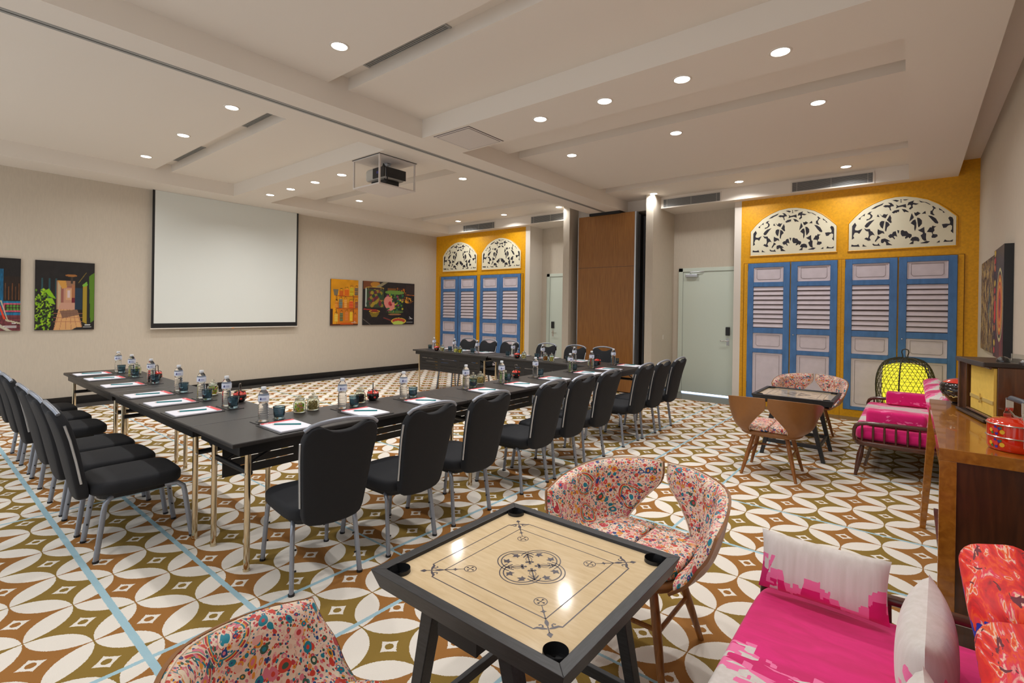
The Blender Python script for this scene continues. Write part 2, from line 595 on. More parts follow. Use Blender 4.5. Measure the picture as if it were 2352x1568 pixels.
for nm, c in (('flower_red', (214, 60, 50)), ('flower_yellow', (226, 176, 40)), ('flower_blue', (60, 50, 150)), ('leaf_green', (70, 120, 60))):
    MAT[nm] = plain(nm, c, .3)
MAT['hinge'] = plain('dull_brass_hinge', (120, 100, 80), .5, metal=.6)

def island_mat(name, pal):
    m, nt, p = newmat(name)
    g = G(nt)
    ge = N(nt, 'ShaderNodeNewGeometry')
    st = [(i / len(pal), c) for i, c in enumerate(pal)]
    nt.links.new(g.ramp(ge.outputs['Random Per Island'], st, True), p.inputs['Base Color'])
    p.inputs['Roughness'].default_value = .4
    return m
SNACK = {
    'candy': island_mat('mixed_candies', [(222, 150, 150), (190, 210, 90), (232, 200, 70), (110, 190, 60), (226, 130, 150), (220, 190, 150)]),
    'seeds': island_mat('roasted_seeds', [(166, 140, 84), (140, 112, 60), (190, 166, 110), (120, 98, 52)]),
    'raisins': island_mat('dark_dried_fruit', [(44, 26, 30), (60, 34, 34), (30, 20, 26)]),
    'nuts': island_mat('mixed_nuts', [(196, 160, 96), (220, 196, 140), (170, 120, 60), (214, 190, 120)]),
    'yellow': island_mat('yellow_sweets', [(236, 214, 60), (246, 236, 150), (222, 190, 30)]),
    'yellowblack': island_mat('yellow_and_black_sweets', [(226, 196, 20), (46, 40, 20), (240, 214, 40), (70, 60, 20)]),
    'amber': island_mat('amber_fruit_jellies', [(206, 120, 20), (150, 76, 14), (226, 150, 40)]),
    'green': island_mat('green_dried_peas', [(150, 180, 90), (190, 200, 130), (120, 150, 60)]),
}

# ------------------------------------------------------------------ room shell
XL, XR, YN, YF, YB = -9.722, .66, -1.5, 8.887, 9.36
Z0, Z1, Z2 = 3.371, 3.574, 3.69
struct('floor', MB().quad((-9.33, YN, 0), (XR, YN, 0), (XR, 8.58, 0), (-9.33, 8.58, 0)), MAT['carpet'])
mb = MB()
mb.quad((XL, YN, 0), (-9.33, YN, 0), (-9.33, YB, 0), (XL, YB, 0))
mb.quad((-9.33, 8.58, 0), (XR, 8.58, 0), (XR, YB, 0), (-9.33, YB, 0))
struct('trim_1', mb, MAT['stone'])['label'] = 'dark polished stone border along the skirting and door thresholds'

# coffered ceiling: one height field with vertical returns
xs = [XL, -9.07, -4.9, -4.231, -.068, .446, XR]
ys = [YN, -1.0, 2.5, 2.71, 3.63, 4.26, 5.12, 5.36, 7.53, 7.83, 8.70, YB]
def hgt(i, j):
    x, y = (xs[i] + xs[i + 1]) / 2, (ys[j] + ys[j + 1]) / 2
    if x > .446:
        return Z1
    if (-9.07 < x < -4.9 or -4.231 < x < -.068) and (-1 < y < 3.63 or 4.26 < y < 8.70):
        return Z2 if any(a < y < b for a, b in ((2.5, 2.71), (5.12, 5.36), (7.53, 7.83))) else Z1
    return Z0
mb = MB()
for i in range(len(xs) - 1):
    for j in range(len(ys) - 1):
        h = hgt(i, j)
        x0, x1, y0, y1 = xs[i], xs[i + 1], ys[j], ys[j + 1]
        mb.quad((x0, y0, h), (x0, y1, h), (x1, y1, h), (x1, y0, h))
        if i + 1 < len(xs) - 1 and hgt(i + 1, j) != h:
            k = hgt(i + 1, j)
            mb.quad((x1, y0, h), (x1, y1, h), (x1, y1, k), (x1, y0, k))
        if j + 1 < len(ys) - 1 and hgt(i, j + 1) != h:
            k = hgt(i, j + 1)
            mb.quad((x0, y1, h), (x1, y1, h), (x1, y1, k), (x0, y1, k))
mb.box(XL, YN, 3.8, XR, YB, 3.9)
struct('ceiling', mb, MAT['ceil'])
struct('wall_left', MB().box(XL - .1, YN, -.01, XL, YB, 3.8), MAT['wall'])
struct('wall_right', MB().box(XR, YN, -.01, XR + .1, YB, 3.8), MAT['wall'])
struct('wall_far', MB().box(XL, YB, -.01, XR, YB + .1, 3.8), MAT['wall'])
# yellow shutter walls, white pilasters, wing walls
struct('trim_2', MB().box(XL, YF, 0, -6.792, YB, Z0), MAT['yellow'])['label'] = 'mustard yellow panelled wall behind the left shutters'
struct('trim_3', MB().box(-2.255, YF, 0, XR, YB, Z1), MAT['yellow'])['label'] = 'mustard yellow panelled wall behind the right shutters'
struct('trim_4', MB().box(-6.792, YF, 0, -6.668, YB, Z0), MAT['white'])['label'] = 'narrow white pilaster beside the left shutters'
struct('trim_5', MB().box(-2.364, YF, 0, -2.255, YB, Z0), MAT['white'])['label'] = 'narrow white pilaster beside the right shutters'
struct('trim_6', MB().box(-5.453, 8.367, 0, -5.31, YB, Z1), MAT['wall'])['label'] = 'wing wall left of the folding partition'
struct('trim_7', MB().box(-3.714, 8.367, 0, -3.58, YB, Z1), MAT['wall'])['label'] = 'wing wall right of the folding partition'
# two step skirting
def skirt(name, x0, y0, x1, y1, side):
    m_ = MB()
    if side == 'x':
        m_.box(x0, y0, 0, x0 + .014, y1, .115)
        m_.box(x0, y0, 0, x0 + .022, y1, .085)
    elif side == '-x':
        m_.box(x1 - .014, y0, 0, x1, y1, .115)
    else:
        m_.box(x0, y1 - .014, 0, x1, y1, .115)
    struct(name, m_, MAT['baseboard'])
skirt('baseboard_left', XL, YN, XL, YF, 'x')
skirt('baseboard_right', XR, YN, XR, YF, '-x')
skirt('baseboard_far', -3.58, YB, -3.47, YB, 'y')
skirt('baseboard_far', -6.668, YB, -6.53, YB, 'y')
skirt('baseboard_far', -3.58, 8.37, -3.566, YB - .014, 'x')

# yellow frame posts and sills round the shutters
mb = MB()
for a, b in ((-9.56, -9.512), (-8.252, -8.135), (-6.897, -6.85), (-2.2, -2.138), (-.889, -.795), (.453, .52)):
    mb.box(a + .003, YF - .012, .0, b - .003, YF - .0005, 2.325)
for a, b in ((-9.56, -6.85), (-2.2, .52)):
    mb.box(a, YF - .0125, 0, b, YF - .0005, .105)
struct('trim_8', mb, MAT['yellow'])['label'] = 'mustard yellow door posts and sills around the shutters'
mb = MB()
for x in (-9.562, -8.193, -6.848, -2.203, -.842, .522):
    mb.box(x - .0015, YF - .0135, 0, x + .0015, YF - .0004, 2.33)
for a, b in ((-9.562, -6.848), (-2.203, .522)):
    mb.box(a, YF - .0045, 2.327, b, YF - .0004, 2.331)
struct('trim_9', mb, MAT['yellow_dark'])['label'] = 'fine dark joints in the yellow frames'

# shutters ------------------------------------------------------------
def shutter():
    W = .615
    t = thing('shutter_door', '', 'shutter')
    f = MB()
    y0, y1 = -.026, -.001
    f.box(0, y0, .108, .088, y1, 2.32)
    f.box(W - .088, y0, .108, W, y1, 2.32)
    for a, b in ((.108, .155), (.865, .93), (1.185, 1.27), (1.94, 2.01), (2.252, 2.32)):
        f.box(.088, y0 + .001, a, W - .088, y1, b)
    build('frame', f, MAT['blue'], t, bevel=.002)
    build('backing', MB().box(.088, -.006, 1.27, W - .088, -.001, 1.94), MAT['groove'], t)
    for a, b in ((2.01, 2.252), (.93, 1.185), (.155, .865)):
        p_ = MB()
        x0, x1 = .09, W - .09
        p_.box(x0, -.012, a + .002, x1, -.001, b - .002)
        for q in ((x0, a, x0 + .012, b), (x1 - .012, a, x1, b), (x0, a, x1, a + .012), (x0, b - .012, x1, b)):
            p_.box(q[0], -.019, q[1] + .002, q[2], -.011, q[3] - .002)
        pn = build('panel', p_, MAT['lilac'], t, bevel=.002)
        e = .045
        ax0, ax1, az0, az1 = x0 + e, x1 - e, a + e, b - e * .7
        c = .022
        path = [(ax0, az1), (ax0, az0 + c), (ax0 + c * .5, az0 + c * .55), (ax0 + c, az0), (ax1 - c, az0), (ax1 - c * .5, az0 + c * .55), (ax1, az0 + c), (ax1, az1), (ax0, az1)]
        build('panel_moulding', MB().tube([(x, -.0125, z) for x, z in path[:-1]], .0026, 4, closed=True), MAT['groove'], pn)
    for k in range(9):
        z = 1.905 - k * .0735 - (.006 if k > 4 else 0)
        s = MB()
        s.add([(.09, -.022, z - .027), (W - .09, -.022, z - .027), (W - .09, -.009, z + .028), (.09, -.009, z + .028),
               (.09, -.016, z - .031), (W - .09, -.016, z - .031), (W - .09, -.003, z + .024), (.09, -.003, z + .024)],
              [(0, 1, 2, 3), (7, 6, 5, 4), (0, 4, 5, 1), (1, 5, 6, 2), (2, 6, 7, 3), (3, 7, 4, 0)])
        build('slat', s, MAT['lilac'], t)
    return t
S = shutter()
names = [('leftmost leaf behind the far table row', -9.512, 0), ('second leaf from the screen wall', -9.512 + .64, 1), ('third leaf from the screen wall', -8.135, 0), ('fourth leaf, nearest the left white pilaster', -8.135 + .62, 1),
         ('first leaf right of the white entrance door', -2.138, 0), ('leaf directly above the far carrom table', -2.138 + .632, 1), ('leaf left of the centre gap behind the lantern', -.795, 0), ('rightmost leaf, behind the radio and lantern', -.795 + .632, 1)]
for k, (d, x, rgt) in enumerate(names):
    lab = 'blue louvred shutter door, ' + d
    o = S if k == 0 else dup(S, (x, YF, 0), 0, lab)
    o.location = (x, YF, 0)
    o['label'] = lab
    o['group'] = 'blue shutter doors in the yellow walls'
for k, (d, x, rgt) in enumerate(names):
    root = [o for o in bpy.data.objects if o.get('label') == 'blue louvred shutter door, ' + d][0]
    hx = .612 if rgt else 0
    for z in (.28, 1.23, 2.2):
        build('hinge', MB().box(hx, -.03, z, hx + .006, -.02, z + .1), MAT['hinge'], root)
    if rgt:
        build('knob', MB().lathe([(.004, 0), (.005, .012), (.009, .016), (.009, .022), (.004, .026)], 10).xform(Matrix.Translation((.045, -.026, 1.175)) @ Matrix.Rotation(R(90), 4, 'X')), MAT['steel'], root, smooth=True)

# fretwork lunettes ----------------------------------------------------
FRET = [[(32,359),(61,406),(77,367),(60,316),(65,295),(93,287),(138,310),(107,238),(82,260),(60,258),(45,212),(56,180),(31,161)],[(93,455),(121,483),(161,528),(157,489),(141,499),(118,474),(115,444)],[(184,517),(203,542),(233,550),(213,526),(237,489),(232,460),(210,438),(177,422),(177,442),(200,446),(217,471),(213,504)],[(158,345),(178,382),(205,409),(258,429),(231,391),(192,326),(171,321)],[(152,316),(178,298),(212,299),(220,269),(237,257),(263,198),(243,212),(220,200),(210,171),(224,135),(200,127),(158,159),(176,179),(194,168),(203,206),(198,261),(172,274)],[(29,87),(56,75),(84,76),(98,88),(113,50),(25,57)],[(146,84),(162,63),(187,46),(140,50)],[(238,75),(248,84),(262,68),(289,65),(302,84),(307,64),(319,46),(252,52)],[(221,582),(263,618),(345,655),(329,628),(290,609),(263,589)],[(337,608),(359,624),(398,616),(407,622),(385,654),(417,645),(440,612),(440,595),(418,596),(408,583),(418,535),(405,545),(398,580),(381,592),(362,589)],[(426,682),(459,684),(491,669),(471,653)],[(502,683),(513,681),(510,660),(515,640),(503,640),(507,660)],[(458,617),(485,594),(553,611),(557,558),(522,579),(492,576),(460,563),(469,594)],[(422,509),(447,534),(493,542),(489,505),(476,514),(470,498),(457,504),(441,492)],[(278,469),(289,502),(306,458)],[(302,510),(331,472),(347,499),(370,486),(388,494),(364,434),(331,457)],[(376,408),(406,479),(419,437),(417,403),(424,368),(410,362)],[(354,394),(348,348),(339,288),(319,312),(306,353),(311,386),(328,401)],[(365,390),(391,372),(407,336),(381,305),(370,243),(360,259),(362,327)],[(290,288),(310,269),(346,251),(357,213),(333,228),(304,206),(290,207),(287,247)],[(290,196),(317,166),(295,148),(269,104),(262,117),(281,159)],[(322,116),(327,140),(360,147),(387,128),(413,103),(387,101),(401,76),(434,47),(375,49),(371,88),(358,104),(342,81),(325,87)],[(391,178),(412,205),(428,202),(438,232),(463,240),(478,160),(455,177),(444,168),(458,133),(452,126),(432,155),(409,147)],[(476,255),(497,247),(492,207),(484,210)],[(510,239),(526,251),(548,232),(564,233),(583,198),(611,181),(612,152),(593,125),(583,145),(556,124),(549,139),(561,162),(524,161),(510,195)],[(526,677),(581,673),(553,663),(534,666)],[(567,589),(578,631),(628,649),(619,620),(672,598),(644,586),(620,596),(613,578),(620,554),(595,527),(582,540),(604,575),(594,595)],[(671,645),(702,622),(738,610),(779,573),(769,572),(726,609),(689,614)],[(790,544),(800,549),(827,514),(811,508),(797,473),(801,445),(817,424),(801,422),(776,443),(777,485),(791,488),(802,519)],[(850,514),(880,481),(904,443),(886,448),(883,471),(854,489)],[(698,456),(731,490),(737,453)],[(756,426),(789,414),(825,377),(848,319),(843,303),(820,313),(795,353)],[(932,368),(945,388),(968,373),(976,340),(976,158),(954,192),(964,214),(966,259),(952,275),(932,268),(915,242),(891,240),(878,292),(914,295),(946,289),(949,316)],[(629,486),(646,475),(662,489),(690,464),(649,429),(637,447)],[(608,475),(627,425),(627,406),(588,361),(596,415)],[(657,407),(680,400),(702,364),(702,317),(675,271),(669,283)],[(600,336),(621,374),(643,385),(653,332),(651,266),(640,222),(634,254),(635,301)],[(667,236),(688,244),(724,272),(726,221),(731,187),(742,182),(741,116),(746,83),(727,80),(708,105),(692,159),(710,176),(713,194),(682,218)],[(747,200),(775,262),(788,256),(799,283),(808,272),(831,270),(811,249),(815,211),(801,190),(801,167),(839,158),(844,134),(822,113),(792,116),(789,135),(797,158),(791,191)],[(515,547),(548,537),(582,500),(577,493),(551,504),(539,496),(529,518)],[(599,101),(614,138),(646,146),(673,132),(684,94),(674,74),(659,86),(631,89),(628,47),(588,48),(622,85)],[(689,54),(726,66),(744,79),(778,69),(753,45),(702,48)],[(833,48),(861,76),(863,48)],[(893,52),(907,84),(923,67),(951,62),(977,78),(971,49)]]
ARC = [(0, 0), (0, .393), (.066, .49), (.147, .585), (.248, .655), (.354, .705), (.458, .724), (.547, .72), (.65, .69), (.75, .645), (.84, .575), (.915, .492), (1, .385), (1, 0)]
def lunette(x0, x1, lab):
    w = x1 - x0
    b = build('fretwork_lunette', MB().prism([(x0 + u * w, 2.453 + v) for u, v in ARC], YF - .012, YF, 'y'), MAT['cream'])
    tag(b, lab, 'lunette', 'arched fretwork panels above the shutters')
    m_ = MB()
    for poly in FRET:
        m_.prism([(x0 + u / 1000 * w, 2.453 + v / 1000) for u, v in poly], YF - .0135, YF - .0115, 'y')
    build('cutout_pattern', m_, MAT['cut'], b)
    path = [(x0 - .012 + u * (w + .024), YF - .006, 2.444 + v * 1.02) for u, v in ARC]
    build('arch_moulding', MB().tube(path, .011, 6, closed=True), MAT['yellow'], b, smooth=True)
lunette(-9.457, -8.272, 'white arched fretwork panel, the one nearest the screen wall')
lunette(-8.103, -6.922, 'white arched fretwork panel beside the left white pilaster')
lunette(-2.105, -.914, 'white arched fretwork panel just right of the entrance door')
lunette(-.757, .431, 'large white arched fretwork panel above the lantern')

# doors -----------------------------------------------------------------
def door(name, x0, w, hinge_left, handle_right):
    r = bpy.data.objects.new(name, None)
    COL.objects.link(r)
    r.location = (x0, YB, 0)
    r['kind'] = 'structure'
    f = MB()
    f.box(-.11, -.03, 0, -.03, 0, 2.33)
    f.box(w + .03, -.03, 0, w + .085, 0, 2.33)
    f.box(-.11, -.03, 2.262, w + .085, 0, 2.33)
    build('door_frame', f, MAT['door'], r, bevel=.003)
    build('door_leaf', MB().box(-.03, -.014, .018, w + .03, -.001, 2.262), MAT['door'], r)
    build('door_gap_shadow', MB().box(-.031, -.0155, .02, -.027, -.0135, 2.262).box(-.03, -.0155, 2.258, w + .03, -.0135, 2.262), MAT['groove'], r)
    hx = w - .07 if handle_right else .07
    l = build('card_lock', MB().box(hx - .035, -.045, 1.1, hx + .035, -.014, 1.25), MAT['black'], r, bevel=.006)
    h = MB().lathe([(.026, 0), (.026, .012)], 14).xform(Matrix.Translation((hx, -.014, 1.0)) @ Matrix.Rotation(R(90), 4, 'X'))
    d = -1 if handle_right else 1
    h.tube([(hx, -.02, 1.0), (hx, -.06, 1.0), (hx + d * .02, -.065, 1.0), (hx + d * .12, -.062, 1.0)], .009, 8)
    h.box(hx - .022, -.02, .92, hx + .022, -.013, 1.05)
    build('door_handle', h, MAT['steel'], r, smooth=True)
    return r
d1 = door('door_1', -3.36, .86, True, True)
build('door_closer', MB().box(.03, -.07, 2.16, .25, -.014, 2.215), MAT['alu'], d1, bevel=.006)
build('closer_arm', MB().tube([(.12, -.05, 2.22), (.12, -.06, 2.25), (.30, -.05, 2.255), (.36, -.02, 2.26)], .008, 6), MAT['alu'], d1)
build('light_gap', MB().box(-.03, -.012, .001, .89, -.004, .018), MAT['gaplight'], d1)
d2 = door('door_2', -6.40, .88, True, False)
tag(build('light_switch', MB().box(-3.58, 8.86, 1.0, -3.574, 8.90, 1.08), MAT['white'], bevel=.002), 'small white switch plate on the wing wall left of the entrance door', 'switch')

# folding partition -----------------------------------------------------
pt = thing('folding_partition', 'stacked folding partition wall with brown veneer front between the wing walls', 'partition', (-5.16, 8.45, 0))
build('upper_panel', MB().box(.012, 0, 2.337, 1.195, .09, 3.328), MAT['veneer'], pt)
build('lower_panel', MB().box(.012, 0, .02, 1.195, .09, 2.331), MAT['veneer'], pt)
build('panel_core', MB().box(.013, .004, .025, 1.19, .086, 3.325), MAT['groove'], pt)
build('edge_trim', MB().box(1.195, -.004, .01, 1.222, .094, 3.33), MAT['alu'], pt)
build('edge_trim', MB().box(0, -.004, .01, .012, .094, 3.33), MAT['alu'], pt)
for k in range(6):
    y = .125 + k * .125
    pp = build('stacked_panel', MB().box(.012, y, .02, 1.19, y + .085, 3.3), MAT['veneer'], pt)
    build('seal_edge', MB().box(1.19, y + .01, .015, 1.215, y + .075, 3.3), MAT['grey_metal'] if k % 2 == 0 else MAT['rubber'], pp)
tr = thing('partition_track', 'dark slotted partition track running along the middle ceiling beam', 'track', (-4.567, 0, Z0))
build('rail_flange', MB().box(-.034, YN, -.004, -.007, 8.5, 0).box(.007, YN, -.004, .034, 8.5, 0), MAT['vent'], tr)
build('rail_slot', MB().box(-.007, YN, -.002, .007, 8.5, -.0003), MAT['rubber'], tr)
build('end_plate', MB().box(-.32, 8.40, -.05, .32, 8.68, -.001), MAT['rubber'], tr)

# downlights --------------------------------------------------------------
def downlight(x, y, z, lab, first=[]):
    if not first:
        t = thing('recessed_downlight', lab, 'ceiling light', (x, y, z), 0, 'round recessed ceiling downlights')
        build('trim_ring', MB().lathe([(.058, -.0005), (.062, -.006), (.074, -.005), (.077, -.0005)], 24, cap0=False, cap1=False), MAT['white'], t, smooth=True)
        build('lens', MB().lathe([(.059, -.001), (.057, -.004)], 24), MAT['lamp'], t)
        first.append(t)
    else:
        t = dup(first[0], (x, y, z), 0, lab, 'round recessed ceiling downlights')
    l = bpy.data.lights.new('lamp', 'AREA')
    l.shape = 'DISK'
    l.size = .12
    l.energy = LAMP_W
    l.color = (1, .985, .965)
    l.spread = R(145)
    lo = bpy.data.objects.new('lamp', l)
    COL.objects.link(lo)
    lo.parent = t
    lo.location = (0, 0, -.012)
    return t
ordn = ['first', 'second', 'third', 'fourth', 'fifth', 'sixth']
for rowlab, y, z, X in (('unseen tray row added near the camera', -.6, Z1, (-8.41, -6.98, -5.585, -3.577, -2.163)),  # out of view, added to light the area around the camera
                        ('near tray row by the slot grille', 2.205, Z1, (-8.41, -6.98, -5.585, -3.577, -2.163, -.755)),
                        ('middle band row left of the projector', 3.955, Z0, (-8.44, -7.75, -7.018, -6.31)),
                        ('middle band row right of the access panel', 3.955, Z0, (-2.867, -2.163, -1.469, -.762)),
                        ('row in the middle of the far trays', 5.66, Z1, (-8.41, -7.0, -5.605, -3.574, -2.164, -.752)),
                        ('farthest row beside the wall grilles', 8.34, Z1, (-8.39, -6.985, -5.553, -3.571, -2.163, -.759))):
    for k, x in enumerate(X):
        downlight(x, y, z, 'round downlight, %s from the left, %s' % (ordn[k], rowlab))

# grilles -----------------------------------------------------------------
def wall_grille(x0, x1, lab):
    t = thing('air_grille', lab, 'air vent', (x0, 8.70, 3.386), 0, 'long grey grilles in the far bulkhead')
    w, h = x1 - x0, .14
    build('duct_opening', MB().box(0, -.004, 0, w, -.001, h), MAT['vent_dark'], t)
    s = MB()
    for k in range(12):
        z = .004 + k * h / 12
        s.box(0, -.012, z, w, -.005, z + .0045)
    build('louvre_slats', s, MAT['vent'], t, kind='stuff')
    f = MB()
    for q in ((-.02, -.018, w + .02, 0), (-.02, h, w + .02, h + .014), (-.02, 0, 0, h), (w, 0, w + .02, h)):
        f.box(q[0], -.014, q[1], q[2], -.0005, q[3])
    for q in (.06, w / 2, w - .06):
        f.box(q, -.011, 0, q + .004, -.005, h)
    build('frame', f, MAT['white'], t)
wall_grille(-8.56, -7.56, 'grey louvred grille above the left shutters, nearest the screen wall')
wall_grille(-6.50, -5.50, 'grey louvred grille partly hidden behind the left wing wall')
wall_grille(-3.53, -2.55, 'grey louvred grille above the entrance door')
wall_grille(-1.48, -.47, 'grey louvred grille above the right shutters')
def slot_grille(x0, x1, lab):
    t = thing('slot_grille', lab, 'air vent', (x0, 2.635, Z2), 0, 'slotted ceiling grilles in the tray recess')
    w = x1 - x0
    f = MB()
    for k in range(4):
        f.box(0, k * .018, -.008, w, k * .018 + .009, -.001)
    f.box(-.02, -.01, -.008, 0, .068, -.001)
    f.box(w, -.01, -.008, w + .02, .068, -.001)
    build('bars', f, MAT['vent'], t)
    build('duct_opening', MB().box(0, -.004, -.002, w, .062, -.0005), MAT['vent_dark'], t)
slot_grille(-8.73, -7.69, 'slotted ceiling grille in the left tray, near the screen wall')
slot_grille(-6.36, -5.45, 'slotted ceiling grille in the left tray, near the partition track')
slot_grille(-3.87, -2.84, 'large slotted ceiling grille right of the partition track')
hp = thing('access_panel', 'flush square white access panel in the ceiling right of the track', 'ceiling panel', (-4.09, 3.67, Z0))
build('frame_groove', MB().box(0, 0, -.003, .53, .56, -.0005), MAT['groove'], hp)
build('frame', MB().box(.008, .008, -.006, .522, .552, -.002), MAT['white_metal'], hp)
build('panel_groove', MB().box(.028, .028, -.0075, .502, .532, -.005), MAT['groove'], hp)
build('panel', MB().box(.034, .034, -.009, .496, .526, -.006), MAT['white_metal'], hp)

# projector lift ------------------------------------------------------------
pl = thing('projector_lift', 'white open projector lift box hanging from the ceiling', 'projector lift', (-5.59, 3.665, Z0))
build('rim', MB().box(-.012, -.012, -.004, .562, .572, -.0005), MAT['rubber'], pl)
build('top_plate', MB().box(0, 0, -.016, .55, .56, -.004), MAT['white_metal'], pl)
build('bottom_plate', MB().box(0, 0, -.368, .55, .56, -.350), MAT['white_metal'], pl)
for a in (0, .532):
    for b in (0, .542):
        build('post', MB().box(a, b, -.35, a + .018, b + .018, -.016), MAT['white_metal'], pl)
build('mount', MB().lathe([(.05, -.05), (.05, -.03), (.02, -.03), (.02, -.016)], 12, c=(.29, .3, 0)).box(.22, .2, -.11, .36, .4, -.10).tube([(.29, .3, -.03), (.29, .3, -.11)], .03, 10).tube([(.33, .33, -.016), (.35, .3, -.06), (.33, .28, -.11)], .012), MAT['alu'], pl)
pj_ = thing('projector', 'silver and black ceiling projector inside the lift box', 'projector', (-5.59 + .29, 3.665 + .28, Z0 - .348))
o_ = superell(.22, .17, 6, 24)
build('body', MB().slab(o_, .09, .235, .03, 3), MAT['plastic_grey'], pj_, smooth=True)
build('rear_panel', MB().box(-.02, -.176, .10, .21, -.165, .225).box(.212, -.15, .10, .226, .15, .22), MAT['black'], pj_)
build('lens', MB().lathe([(.05, 0), (.05, .02), (.035, .02)], 16).xform(Matrix.Translation((-.215, -.04, .16)) @ Matrix.Rotation(R(-90), 4, 'Y')), MAT['rubber'], pj_, smooth=True)
build('port_sticker', MB().box(.06, -.1785, .15, .11, -.176, .18), MAT['mark'], pj_)
build('foot', MB().box(-.15, -.1, .0, .15, .1, .09), MAT['black'], pj_)
tag(build('projector_cable', MB().tube([(-5.13, 3.78, 3.24), (-5.09, 3.76, 3.27), (-5.06, 3.78, 3.22), (-5.062, 3.80, 3.1), (-5.08, 3.81, 3.05), (-5.12, 3.80, 3.1)], .008, 6), MAT['rubber'], smooth=True), 'black looped cable beside the ceiling projector', 'cable')

# projection screen -----------------------------------------------------------
sc = thing('projection_screen', 'large pulled down white projection screen with black border on the left wall', 'screen', (-9.66, 2.63, 1.10))
build('cloth', MB().box(0, .034, .09, .004, 2.432, Z0 - 1.10 - .002), MAT['screen'], sc)
f = MB()
f.box(-.001, 0, .012, .0055, .034, Z0 - 1.102)
f.box(-.001, 2.432, .012, .0055, 2.466, Z0 - 1.102)
f.box(-.001, 0, .012, .006, 2.466, .09)
build('border', f, MAT['black'], sc)
build('bottom_bar', MB().box(-.01, -.01, -.004, .016, 2.476, .013), MAT['white'], sc, bevel=.003)
build('pull_tab', MB().box(-.002, 1.23, -.012, .018, 1.27, .0), plain('orange_tab', (230, 140, 60)), sc)

# ------------------------------------------------------------------ pictures
def vnoise(n, m, c, seed, seedm=None):
    rg = np.random.RandomState(seed)
    g_ = rg.rand(c[0] + 2, c[1] + 2)
    a, b = np.linspace(0, c[0], n), np.linspace(0, c[1], m)
    i, j = a.astype(int), b.astype(int)
    fa, fb = (a - i)[:, None], (b - j)[None, :]
    g0 = g_[np.ix_(i, j)] * (1 - fa) + g_[np.ix_(i + 1, j)] * fa
    g1 = g_[np.ix_(i, j + 1)] * (1 - fa) + g_[np.ix_(i + 1, j + 1)] * fa
    return g0 * (1 - fb) + g1 * fb

class Paint:
    """a small raster painted with numpy and stored as vertex colours of a flat print"""
    def __init__(s, n, m, bgc):
        s.n, s.m = n, m
        s.a = np.zeros((n, m, 3)) + np.array(bgc)
        s.u = np.linspace(0, 1, n)[:, None] * np.ones((1, m))
        s.v = np.linspace(0, 1, m)[None, :] * np.ones((n, 1))
    def put(s, mask, c, al=1.0):
        k = (np.asarray(mask, float) * al)[..., None]
        s.a = s.a * (1 - k) + np.asarray(c, float) * k
    def rect(s, x0, y0, x1, y1, c, al=1):
        s.put((s.u >= x0) & (s.u <= x1) & (s.v >= y0) & (s.v <= y1), c, al)
    def ell(s, x, y, rx, ry, c, al=1, rot=0):
        dx, dy = s.u - x, s.v - y
        p, q = dx * math.cos(rot) + dy * math.sin(rot), -dx * math.sin(rot) + dy * math.cos(rot)
        s.put((p / rx) ** 2 + (q / ry) ** 2 < 1, c, al)
    def poly(s, P, c, al=1):
        ins = np.zeros_like(s.u, bool)
        for i in range(len(P)):
            x0, y0 = P[i]
            x1, y1 = P[(i + 1) % len(P)]
            if y0 == y1:
                continue
            cond = ((s.v >= min(y0, y1)) & (s.v < max(y0, y1)) & (s.u < x0 + (s.v - y0) * (x1 - x0) / (y1 - y0)))
            ins ^= cond
        s.put(ins, c, al)
    def line(s, x0, y0, x1, y1, w, c, al=1):
        dx, dy = x1 - x0, y1 - y0
        L2 = dx * dx + dy * dy
        t = np.clip(((s.u - x0) * dx + (s.v - y0) * dy) / L2, 0, 1)
        s.put((s.u - x0 - t * dx) ** 2 + (s.v - y0 - t * dy) ** 2 < w * w, c, al)
    def noise(s, c, seed, amt):
        n_ = vnoise(s.n, s.m, c, seed) - .5
        s.a = np.clip(s.a * (1 + n_[..., None] * amt), 0, 255)
    def make(s, name, org, ux, vy, parent):
        vs = []
        for i in range(s.n):
            for j in range(s.m):
                vs.append(Vector(org) + Vector(ux) * (i / (s.n - 1)) + Vector(vy) * (j / (s.m - 1)))
        fs = [(i * s.m + j, (i + 1) * s.m + j, (i + 1) * s.m + j + 1, i * s.m + j + 1) for i in range(s.n - 1) for j in range(s.m - 1)]
        me = bpy.data.meshes.new(name)
        me.from_pydata(vs, [], fs)
        ca = me.color_attributes.new('print', 'FLOAT_COLOR', 'POINT')
        c = np.clip(s.a / 255, 0, 1)
        c = np.where(c <= .04045, c / 12.92, ((c + .055) / 1.055) ** 2.4).reshape(-1, 3)
        ca.data.foreach_set('color', np.hstack([c, np.ones((len(c), 1))]).astype(np.float32).ravel())
        me.materials.append(MAT['print'])
        o = bpy.data.objects.new(name, me)
        COL.objects.link(o)
        o.parent = parent
        return o
m, nt, p = newmat('printed_canvas')
at = N(nt, 'ShaderNodeAttribute', attribute_name='print')
nt.links.new(at.outputs['Color'], p.inputs['Base Color'])
p.inputs['Roughness'].default_value = .45
MAT['print'] = m
rnd = random.Random(5)

def picture(lab, y0, y1, P, z0=1.107, z1=2.108, x=XL, t=.026):
    r = thing('canvas_picture', lab, 'picture', (x, y0, z0))
    build('stretcher_frame', MB().box(.001, 0, 0, t, y1 - y0, z1 - z0), MAT['black'], r)
    P.make('printed_image', (t + .0012, 0, 0), (0, y1 - y0, 0), (0, 0, z1 - z0), r)

